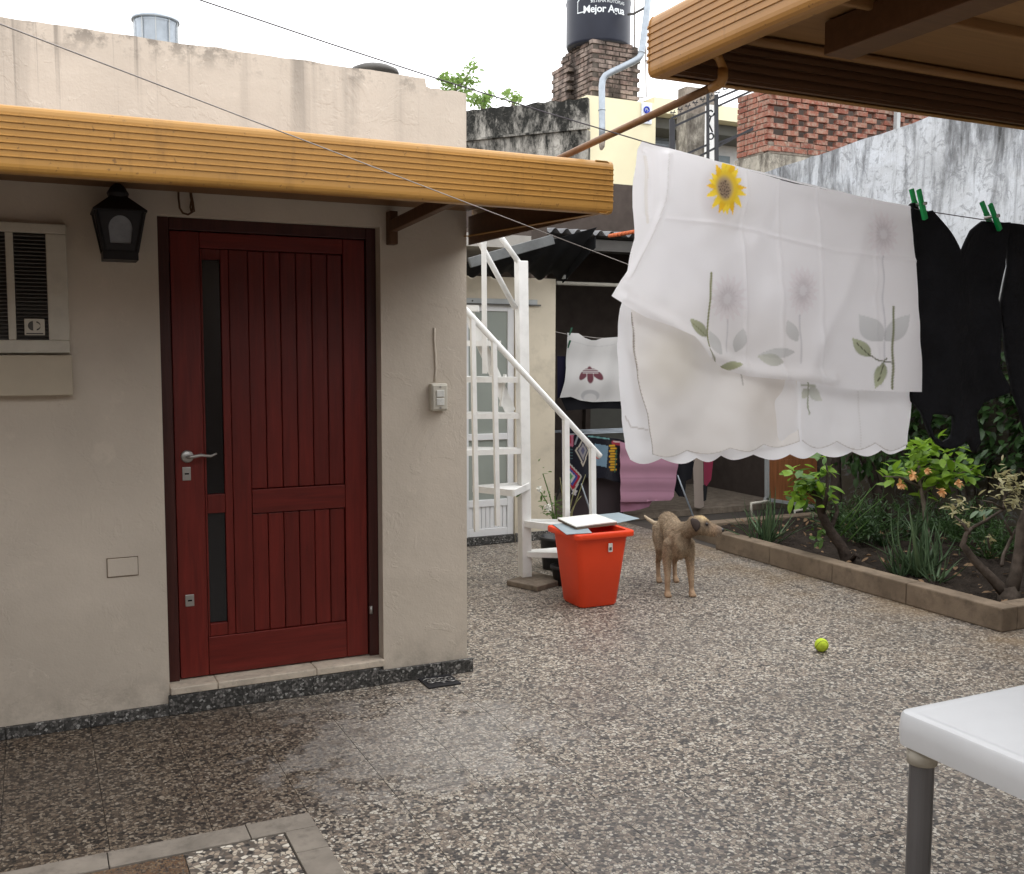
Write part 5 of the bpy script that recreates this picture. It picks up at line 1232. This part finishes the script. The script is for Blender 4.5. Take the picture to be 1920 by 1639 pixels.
# small trees half hidden by the tablecloth
for (x, pts_, lab) in ((1570, ((1570,1000),(1568,930),(1567,870),(1572,840),(1590,780)), 'dark straight tree trunk under the hanging tablecloth'), (1640, ((1655,985),(1648,930),(1632,880),(1612,845),(1590,800)), 'leaning dark tree trunk right of the straight one under the tablecloth')):
    base = at(*pts_[0], 8.2); base.z = .05; t = thing('tree', base, lab, 'tree', 'small trees by the boundary wall')
    MB().tube([base]+[at(a_, b_, 8.2) for a_, b_ in pts_[1:]], [.06,.045,.04,.035,.03], 9).build('trunk', M['bark'], t, smooth=True)
    MB().tube([at(*pts_[3], 8.2), at(pts_[3][0]+25, pts_[3][1]-20, 8.2), at(pts_[3][0]+50, pts_[3][1]-90, 8.3)], [.03,.022,.01], 7).build('limb', M['bark'], t, smooth=True)
    its = [aim(at(random.gauss(x+35,40), random.gauss(775,38), 8.2+random.uniform(-.3,.3)), rdir(-.2), random.uniform(.05,.11)) for i in range(420)]
    its += [aim(at(random.gauss(x+42,16), random.gauss(862,14), 8.1+random.uniform(-.2,.2)), Vector((random.gauss(0,.3),random.gauss(0,.3),-1)), random.uniform(.05,.10)) for i in range(60)]
    joined_leaves(its, LF_D, 'crown', M['leaf_dark'], t)
# litter on the soil
li = []
for i in range(230):
    x = random.uniform(4.8, 6.4); y = random.uniform(3.8, 6.5); li.append(aim((x, y, .10+random.uniform(0,.02)), (random.gauss(0,1), random.gauss(0,1), random.gauss(0,.15)), random.uniform(.03,.07)))
tag(joined_leaves(li, LF_R, 'leaf_litter', M['leaf_dry']), 'dry fallen leaves on the bed soil', kind='stuff')
# white-flowered plant behind the stair
wp = thing('white_flower_plant', on(1045,985,'Z',.35), 'small white-flowered plant behind the foot of the spiral stair', 'plant')
wp.location.z = 0; dw = 6.95; sm_ = MB(); base = at(1045, 1000, dw)
for (x, y) in ((1011,918),(1027,950),(1018,888),(1040,930),(1060,960),(1035,965)): sm_.tube([Vector((base.x,base.y,0)), base, at((x+1045)/2, (y+975)/2, dw), at(x, y, dw)], .004, 5)
sm_.build('stems', M['leaf_mid'], wp)
for (cx, cy, s1, s2, k) in ((1017,932,5,7,14),(1028,958,10,8,30),(1050,965,10,8,26),(1015,885,4,8,6),(1040,945,6,6,10)):
    for i in range(k): putleaf(wp, LF_M, random.gauss(cx,s1), random.gauss(cy,s2), dw+random.uniform(-.08,.08), random.uniform(.02,.045))
PW_ = leaf_mesh('petal', M['petal_white'], W=.7)
for (x, y) in ((1011,917),(1026,950),(1029,952),(1064,960)):
    for k in range(7): place('petal', PW_, wp, aim(at(x, y, dw-.1), toward*.4+Vector((math.cos(k*.9), .3*math.sin(k*.9), math.sin(k*.9))), .026))
wpot = MB().lathe([(.10,0),(.12,.2),(.13,.205),(.13,.225),(.115,.225),(.10,.18),(0,.18)], (base.x, base.y, 0), 20).build('flower_pot', M['pot_black'], smooth=True); tag(wpot, 'dark flower pot holding the white-flowered plant by the rear wall', 'pot')
tg = thing('tall_grass_plant', on(1062,980,'Z',.2), 'tall arching stalks growing between the stair balusters', 'plant'); tg.location.z = 0
gm = MB(); b1 = at(1062, 985, 7.15); b1.z = 0
for (x, y) in ((1050,895),(1070,900),(1098,890),(1090,930),(1057,870),(1078,915)): gm.tube([b1, at(1062+(x-1062)*.3, 960, 7.15), at(1062+(x-1062)*.7, (y+950)/2, 7.15), at(x, y, 7.15)], [.006,.005,.004,.002], 5)
gm.build('stalks', M['leaf_dull'], tg, smooth=True)
# small leaf stuck on the stair post
tag(place('stray_leaf', LF_M, None, aim(on(968,933,'Y',5.74), Vector((.3,-.5,.6)), .05)), 'single green leaf caught on the white stair post', 'leaf')

# ------------------------------------------------------------------ patio contents
LY = 7.62
ln = MB().tube([on(1040,622,'Y',LY), on(1064,627,'Y',LY), on(1120,634,'Y',LY), on(1180,636,'Y',LY), on(1300,630,'Y',LY)], .003, 5).build('patio_clothesline', M['rope_pale'], smooth=True); tag(ln, 'thin clothesline under the patio roof holding the white shirt', 'clothesline')
def shirt(p):
    mc = (.16,.055,.07)
    p.ell(1107,742,16,11,(.42,.42,.43),.8,0,.1); p.ell(1107,747,11,9,(.62,.61,.60),.9,0,.1)
    p.ell(1107,703,6.5,16,mc,1,0,.1); p.ell(1095,702,6.5,13.5,mc,1,42,.1); p.ell(1119,702,6.5,13.5,mc,1,-42,.1)
    for k in range(3): p.line([(1090+k*1.5,693.5+k*3.2), (1124-k*1.5,693.5+k*3.2)], .75, (.66,.65,.64), .9)
    for q in (1101, 1113): p.line([(q,699),(q+(1104-q)*.0,712)], .6, (.66,.65,.64), .8)
    p.line([(1072,640),(1100,648),(1125,650),(1150,646)], 1.0, (.5,.5,.5), .4)
sh = cloth('shirt', [(1064,624),(1084,625),(1095,634),(1108,638),(1118,638),(1130,634),(1155,632),(1182,634),(1182,752),(1150,753),(1110,754),(1090,751),(1070,744),(1050,746),(1058,715),(1062,690),(1064,655)], LY-.01, M['cotton'], None, 1.3, (), lambda x, y: .012*np.sin(x/9+y/30)+.008*np.sin(y/13), shirt, (.66,.65,.64))
tag(sh, 'white shirt hung upside down in the patio with a dark red three-leaf emblem', 'shirt')
bs = cloth('black_garment', [(1050,744),(1180,748),(1180,767),(1120,766),(1062,770)], LY+.02, M['cotton'], None, 4, (), None, None, (.010,.010,.013)); tag(bs, 'black garment showing below the white shirt in the patio', 'garment')
bs2 = cloth('navy_garment', [(1045,668),(1064,668),(1062,735),(1045,748)], LY+.03, M['cotton'], None, 4, (), None, None, (.012,.010,.028)); tag(bs2, 'dark navy garment at the left edge of the white shirt', 'garment')
for (x, y, lab) in ((1069,622,'upper green peg on the left shoulder of the white shirt'), (1066,646,'lower green peg clipped at the left edge of the white shirt')):
    q = on(x, y, 'Y', LY-.03); pg = thing('clothes_peg', q, lab, 'clothes peg', 'green clothes pegs')
    MB().bar(q+Vector((-.006,0,-.03)), q+Vector((.02,0,.035)), .010, .008).build('peg_arm', M['green_peg2'], pg); MB().bar(q+Vector((-.012,-.012,-.03)), q+Vector((.005,-.012,.035)), .010, .008).build('peg_arm', M['green_peg2'], pg)
def blanket(p):
    p.poly([(1063,813),(1076,814),(1075,838),(1063,837)], (.42,.13,.19)); p.poly([(1067,818),(1072,818),(1072,832),(1067,832)], (.30,.03,.06))
    for s_, c in ((1.,(.45,.40,.33)),(.8,(.05,.05,.07)),(.6,(.26,.24,.25)),(.3,(.10,.10,.16))): p.poly([(1092,845-24*s_),(1092+14*s_,845),(1092,845+30*s_),(1092-14*s_,845)], c)
    p.poly([(1116,832),(1140,836),(1136,876),(1114,872)], (.16,.25,.33)); p.ell(1121,857,4,4,(.45,.15,.12))
    p.line([(1104,818),(1142,823)], 1.1, (.20,.42,.42))
    for k in range(10): p.line([(1143+(k%2)*3, 836+k*5.), (1153+(k%2)*3, 836+k*5.)], 1.9, (.62,.34,.02))
    p.line([(1151,830),(1163,832)], 4, (.36,.04,.06)); p.line([(1152,828),(1162,829)], 1.4, (.6,.45,.45)); p.line([(1157,845),(1154,885)], 1.0, (.06,.16,.08))
    p.poly([(1058,868),(1068,868),(1072,885),(1058,890)], (.44,.22,.02))
    for s_, c in ((1.,(.40,.38,.35)),(.85,(.30,.02,.035)),(.62,(.04,.07,.26)),(.42,(.5,.5,.46)),(.25,(.08,.25,.10))): p.poly([(1070,893-24*s_),(1070+20*s_,893),(1070+6*s_,893+32*s_),(1070-12*s_,893)], c)
    p.poly([(1075,917),(1082,920),(1079,929),(1073,926)], (.5,.47,.48))
    for k in range(4): p.line([(1060,843+k*5.5),(1074,843.5+k*5.5)], .8, (.09,.17,.18), .8)
bk = cloth('crochet_blanket', [(1052,800),(1080,806),(1105,815),(1163,824),(1170,826),(1170,907),(1150,902),(1130,896),(1112,897),(1097,895),(1090,920),(1080,931),(1066,926),(1052,922)], LY-.16, M['wool'], None, 1.4, (), lambda x, y: .012*np.sin(x/7), blanket, (.013,.013,.020))
tag(bk, 'dark crochet blanket with bright square motifs on the drying rack', 'blanket')
dk = cloth('dark_sheet', [(1090,890),(1168,900),(1168,968),(1062,972),(1068,935)], LY-.06, M['cotton'], None, 5, (), None, None, (.055,.042,.045)); tag(dk, 'plain dark brown cloth hanging below the crochet blanket', 'cloth')
tw1 = thing('pink_towel', on(1215,940,'Y',LY-.2), 'dusty pink towel folded over the drying rack left of the dog', 'towel')
cloth('towel_front', [(1163,828),(1220,845),(1272,858),(1266,900),(1262,930),(1256,938),(1210,941),(1164,941)], LY-.2, M['cotton'], tw1, 3, (), lambda x, y: .012*np.sin(x/12)+.004*np.sin(y/5), lambda p: (p.line([(1160,898),(1270,896)], 1.2, (.30,.16,.22), .5), p.line([(1160,922),(1270,921)], 1.0, (.30,.16,.22), .5)), (.46,.245,.33))
cloth('towel_back', [(1164,938),(1224,940),(1218,951),(1190,957),(1165,961)], LY-.17, M['cotton'], tw1, 3, (), lambda x, y: .012*np.sin(x/8), None, (.42,.20,.29))
for nm_, out, c, lab, cat in (('black_trousers', [(1268,862),(1302,862),(1297,898),(1287,902),(1285,932),(1272,931),(1262,916)], (.010,.010,.014), 'small black trousers on the drying rack right of the pink towel', 'trousers'),
        ('beige_sleeve_top', [(1299,858),(1318,858),(1320,950),(1311,953),(1302,951)], (.36,.30,.26), 'pale beige sleeve hanging between black and crimson laundry', 'garment'),
        ('crimson_cloth', [(1319,858),(1338,858),(1334,900),(1326,912),(1320,908)], (.28,.035,.075), 'crimson cloth at the right end of the drying rack', 'cloth'),
        ('black_sock', [(1318,910),(1328,908),(1325,938),(1319,940)], (.012,.012,.014), 'black sock hanging below the crimson cloth', 'sock')):
    tag(cloth(nm_, out, LY-.15, M['cotton'], None, 3, (), lambda x, y: .008*np.sin(x/6), None, c), lab, cat)
dr = thing('drying_rack', (4.9, LY, .055), 'low folding drying rack loaded with laundry in the patio', 'drying rack')
for dy in (-.22,-.1,.02,.14): MB().tube([(4.05, LY+dy, .80), (5.75, LY+dy, .80)], .006, 6).build('rack_bar', M['galv'], dr, smooth=True)
for x in (4.15, 5.15):
    MB().tube([(x, LY-.22, .80), (x+.02, LY+.3, .055)], .009, 6).build('rack_leg', M['galv'], dr, smooth=True); MB().tube([(x+.05, LY+.14, .80), (x+.07, LY-.42, .003)], .009, 6).build('rack_leg', M['galv'], dr, smooth=True)
fb = thing('folded_table', on(1480,965,'Z',0), 'brown board in a grey frame with bent white legs at the edge of the patio', 'table')
FY = 7.15
MB().prism([on(x,y,'Y',FY) for x,y in ((1441,835),(1532,835),(1532,946),(1441,936))], (0,.025,0)).build('board', M['board_brown'], fb)
ff = MB(); ff.bar(on(1438,835,'Y',FY-.01), on(1438,938,'Y',FY-.01), .03, .03); ff.bar(on(1434,936,'Y',FY-.01), on(1535,951,'Y',FY-.01), .03, .03)
ff.build('board_frame', M['grey_metal'], fb)
for pp in (((1440,940),(1408,944),(1410,972)), ((1520,954),(1490,958),(1492,978))): MB().tube([on(x,y,'Y',FY-.05) for x,y in pp], .014, 8).build('leg', M['off_white'], fb, smooth=True)

# ------------------------------------------------------------------ clotheslines and near laundry
RYL = 2.0
pts = [on(375,0,'Y',RYL), on(1205,265,'Y',RYL)]
d = (pts[0]-pts[1]); left_end = pts[0]+d*2.2
rope1 = [left_end, pts[0]]+[pts[0].lerp(pts[1], t)+Vector((0,0,-.006*math.sin(math.pi*t))) for t in (.25,.5,.75)]+[pts[1]]+[on(x,y,'Y',RYL) for x,y in ((1300,292),(1400,320),(1500,346),(1600,367),(1705,389),(1730,395),(1790,404),(1850,413),(1920,424))]+[Vector((6.6,2.2,2.15))]
tag(MB().tube(rope1, .0014, 6).build('clothesline', M['rope'], smooth=True), 'dark clothesline across the yard carrying the tablecloth and black laundry', 'clothesline')
a, b = on(0,45,'Y',1.9), on(1175,495,'Y',3.35)
tag(MB().tube([a+(a-b)*.8, a, a.lerp(b,.25), a.lerp(b,.5), a.lerp(b,.75), b, b+(b-a)*1.15], .0014, 6).build('clothesline', M['rope_pale'], smooth=True), 'bare pale clothesline passing in front of the door canopy', 'clothesline')

tcl = thing('tablecloth', on(1450,860,'Y',RYL), 'sheer white tablecloth with one yellow sunflower print hung over the line', 'tablecloth')
GHOST = [(1290,520,1340,600),(1480,500,1530,590)]
def crease(x, y, pts_, w, a): d_ = seg_d(x, y, pts_); return a*np.exp(-(d_/w)**2)
def front_disp(x, y):
    t = np.clip((y-270)/430, 0, 1)
    d = -.014*np.sin((x-1200)/62+.8)*t-.009*np.sin((x-1200)/31+y/140)*t
    for xc in (1405, 1470, 1540, 1640): d += crease(x, y, [(xc-8,300),(xc+2,720)], 3.2, -.0035)
    d += crease(x, y, [(1250,410),(1400,425),(1560,470),(1715,490)], 3.5, -.003)
    d += crease(x, y, [(1250,290),(1243,380),(1215,450),(1178,520)], 7, -.010)
    d += crease(x, y, [(1213,285),(1212,400)], 6, .008)
    d += crease(x, y, [(1170,560),(1250,605),(1320,660),(1420,700),(1560,712)], 14, -.014)
    d += crease(x, y, [(1620,420),(1580,560),(1520,690)], 16, -.008)
    d += .006*np.sin(x/23+y/41)*np.exp(-((x-1400)/40)**2-((y-420)/40)**2)*2
    for k in range(16):
        a_ = 2.1*k; ph = (x*math.cos(a_)+y*math.sin(a_))
        d += .0011*np.sin(ph/(9+k*1.3)+k)*np.sin((x*math.sin(k*1.7)+y*math.cos(k*1.7))/(26+3*k)+k*k)
    return d-.004*np.sin(y/55+x/90)
def cloth_print(p):
    gr = (.34,.36,.22); gh = (.50,.50,.53)
    for cx, cy, rx, ry in ((1503,545,26,46),(1650,440,30,42),(1365,560,38,46)):
        p.ell(cx, cy, rx*1.15, ry*1.1, (.74,.71,.73), .35, 0, .6)
        for k in range(16): a_ = 2*math.pi*k/16; p.leaf(cx+.2*rx*math.cos(a_), cy+.2*ry*math.sin(a_), cx+rx*1.08*math.cos(a_), cy+ry*1.05*math.sin(a_), 5.5, (.66,.58,.60), .30)
        p.ell(cx, cy, rx*.42, ry*.42, (.50,.45,.47), .28, 0, .4)
    for pts_ in ([(1500,590),(1503,640),(1502,680)],[(1650,480),(1652,560),(1655,620),(1650,700)],[(1365,600),(1362,660)]): p.line(pts_, 1.6, gh, .45)
    for (x0,y0,x1,y1,w) in ((1345,665,1325,620,14),(1385,660,1400,615,14),(1650,640,1610,590,20),(1655,640,1702,590,18),(1490,660,1430,665,10),(1495,640,1478,600,12)): p.leaf(x0,y0,x1,y1,w,(.47,.49,.48),.5)
    p.line([(1331,512),(1329,560),(1320,620),(1319,650)], 2.0, (.27,.28,.13)); p.leaf(1318,632,1287,597,12,gr,.9); p.line([(1318,632),(1290,605)], .8, (.2,.22,.1), .8)
    p.line([(1672,576),(1668,640),(1664,690),(1660,728)], 2.2, (.25,.26,.15)); p.line([(1664,680),(1640,676),(1615,655)], 1.2, (.14,.14,.09)); p.line([(1655,672),(1636,695)], 1.2, (.14,.14,.09))
    p.leaf(1628,668,1600,634,13,(.40,.43,.28),.95); p.leaf(1650,680,1632,728,11,(.40,.43,.28),.95); p.line([(1628,668),(1606,642)], .9, (.1,.1,.06)); p.line([(1650,680),(1636,715)], .9, (.1,.1,.06))
    p.leaf(1345,690,1400,682,9,(.36,.39,.20),.85); p.leaf(1340,690,1368,697,5,(.36,.39,.20),.85); p.leaf(1470,680,1428,668,12,(.45,.47,.38),.6); p.line([(1319,655),(1338,688)], 1.2, (.24,.25,.15))
    p.ell(1352,362,36,50,(.58,.50,.50), .45, 10, .4)
    for k in range(18):                                                            # the sunflower
        a_ = 2*math.pi*k/18+.1*math.sin(k*5.); r1 = 1.+.10*math.sin(k*7.3)
        p.leaf(1358+10*math.cos(a_), 352+16*math.sin(a_), 1359+36*r1*math.cos(a_), 353+54*r1*math.sin(a_), 6.6, (.90,.66,.06) if k % 3 else (.82,.50,.03), 1.)
    p.ell(1359,353,21,31,(.82,.57,.05),1.,0,.12); p.ell(1356,353,15,22,(.42,.32,.22),.9,0,.3); p.ell(1355,356,11,17,(.26,.19,.14),.8,0,.4)
    for k in range(26): a_ = k*2.4; p.ell(1356+11*math.sqrt(k/26)*math.cos(a_), 356+17*math.sqrt(k/26)*math.sin(a_), 1.4, 1.8, (.07,.045,.04), .8)
    p.line([(1250,290),(1243,380),(1215,450),(1178,520)], 1.0, (.6,.58,.55), .5); p.poly([(1208,290),(1216,290),(1214,420),(1208,420)], (.74,.68,.56), .35)
front = [(1205,265),(1250,277),(1300,291),(1400,319),(1500,345),(1600,366),(1705,387),(1712,470),(1719,560),(1724,650),(1728,735),(1606,732),(1527,718),(1408,706),(1352,690),(1320,670),(1289,631),(1249,611),(1209,595),(1166,571),(1146,555),(1174,508),(1186,448),(1182,389),(1185,337),(1196,280)]
cloth('front_fold', front, RYL-.015, M['cloth'], tcl, 2.2, (), front_disp, cloth_print, (.93,.92,.93))
def scal(x0, y0, x1, y1, n, dep, k=8):
    o = []
    for i in range(n):
        for j in range(k):
            t = (i+j/k)/n; o.append((x0+(x1-x0)*t, y0+(y1-y0)*t+dep*math.sin(math.pi*j/k)))
    return o+[(x1, y1)]
def back_disp(s):
    def f(x, y):
        d = s*(.010*np.sin(x/26+y/170)+.007*np.sin(x/49-y/60))*np.clip((y-480)/200, 0, 1)
        for k in range(9): d += .0013*np.sin((x*math.cos(2.3*k)+y*math.sin(2.3*k))/(8+k)+k)*np.sin((x*math.sin(1.1*k)+y*math.cos(1.9*k))/30+k)
        return d
    return f
seam = (.33,.28,.24)
b_bot = scal(1182,862,1710,842,9,10)
cloth('back_fold', [(1205,268),(1705,391),(1712,560),(1715,736),(1711,800)]+b_bot[::-1]+[(1170,840),(1158,785),(1152,720),(1154,647),(1162,579),(1190,500)], RYL+.042, M['cloth'], tcl, 2.6, (), back_disp(1.3), lambda p: (p.line([(1166,780),(1180,800),(1215,806)], 1.4, seam, .5),), (.94,.94,.96))
i_bot = scal(1223,852,1503,828,4,9)
cloth('inner_fold', [(1184,540),(1500,600),(1499,714)]+i_bot[::-1]+[(1211,777),(1195,706),(1186,640),(1184,587)], RYL+.012, M['cloth'], tcl, 2.0, (), back_disp(-1.), lambda p: (p.line(i_bot, 1.4, seam, .6), p.line([(1184,587),(1195,706),(1211,777),(1223,852)], 1.5, (.22,.17,.13), .85), p.line([(1500,714),(1503,828)], .8, seam, .5), p.line([(1386,690),(1391,722)], 1.4, (.4,.38,.34), .7), p.ell(1450,760,60,60,(.73,.67,.60),.5,0,.6), p.ell(1260,680,50,60,(.76,.71,.60),.5,0,.6)), (.92,.895,.865))
m_bot = scal(1499,826,1709,834,3,14)
def mid_print(p):
    p.line(m_bot, 1.4, seam, .6); p.line([(1513,716),(1512,760),(1517,776)], 1.6, (.33,.35,.24)); p.leaf(1513,728,1499,748,9,(.47,.48,.38),.75); p.leaf(1515,728,1545,752,12,(.52,.54,.46),.7); p.line([(1500,722),(1530,724)], 2., (.35,.38,.25), .7); p.line([(1610,735),(1611,840)], .8, (.7,.69,.67), .6)
cloth('middle_fold', [(1490,600),(1712,640),(1714,736),(1710,790)]+m_bot[::-1]+[(1497,740)], RYL+.022, M['cloth'], tcl, 2.6, (), back_disp(.8), mid_print, (.93,.925,.93))

bsu = cloth('black_bodysuit', [(1706,384),(1712,380),(1722,392),(1730,398),(1745,395),(1770,430),(1803,478),(1826,432),(1846,414),(1856,416),(1868,419),(1884,418),(1882,500),(1868,560),(1871,640),(1874,690),(1889,725),(1889,736),(1850,755),(1833,780),(1836,810),(1838,832),(1826,846),(1812,826),(1800,826),(1790,834),(1770,841),(1752,834),(1740,810),(1732,772),(1718,752),(1717,700),(1722,600),(1716,490)], RYL+.004, M['black_cloth'], None, 5,
    [[(1748,776),(1779,778),(1777,800),(1773,818),(1760,828),(1748,818),(1743,798)]], lambda x, y: .012*np.sin(x/18)+.008*np.sin(y/35), None, (.01,.01,.01), .012)
tag(bsu, 'black strappy bodysuit pegged upside down right of the tablecloth', 'bodysuit')
btr = cloth('black_trousers', [(1882,419),(1930,424),(2000,438),(2010,640),(2005,980),(1960,985),(1940,860),(1918,795),(1893,738),(1880,660),(1873,570),(1884,500)], RYL+.012, M['black_cloth'], None, 6, (), lambda x, y: .012*np.sin(x/18), None, (.01,.01,.01), .012)
tag(btr, 'black trousers hanging at the right edge beside the bodysuit', 'trousers')
def peg(xa, ya, xb, yb, lab):
    P0_, P1_ = on(xa, ya, 'Y', RYL-.02), on(xb, yb, 'Y', RYL-.02); t = thing('clothes_peg', P1_, lab, 'clothes peg', 'green clothes pegs')
    dirv = (P1_-P0_).normalized(); side = Vector((dirv.z, 0, -dirv.x))
    for s_, off, y_ in ((1, .0, -.006), (-1, .0, .034)):
        p_, q_ = P0_+Vector((-.004 if s_ < 0 else .0, y_, 0)), P1_+Vector((0, .004 if s_ > 0 else .010, 0))
        if s_ < 0: p_ = p_-side*.022+dirv*.002; q_ = P1_-side*.006-dirv*.012+Vector((0,.03,0))
        mid = p_.lerp(q_, .45)+side*.0
        b_ = MB(); b_.bar(p_, mid, .0125, .0085, Vector((0,1,0))); b_.bar(mid, q_, .0135, .010, Vector((0,1,0))); b_.build('peg_arm', M['green_peg'], t, bevel=.0015)
    c_ = P0_.lerp(P1_, .5); MB().tube([c_+Vector((0,-.012,0))-side*.004, c_+Vector((0,.035,0))-side*.004], .0045, 8).build('spring', M['steel'], t, smooth=True)
peg(1719,356,1737,411,'bright green peg holding the left strap of the black bodysuit')
peg(1853,383,1877,431,'bright green peg where the bodysuit meets the black trousers')
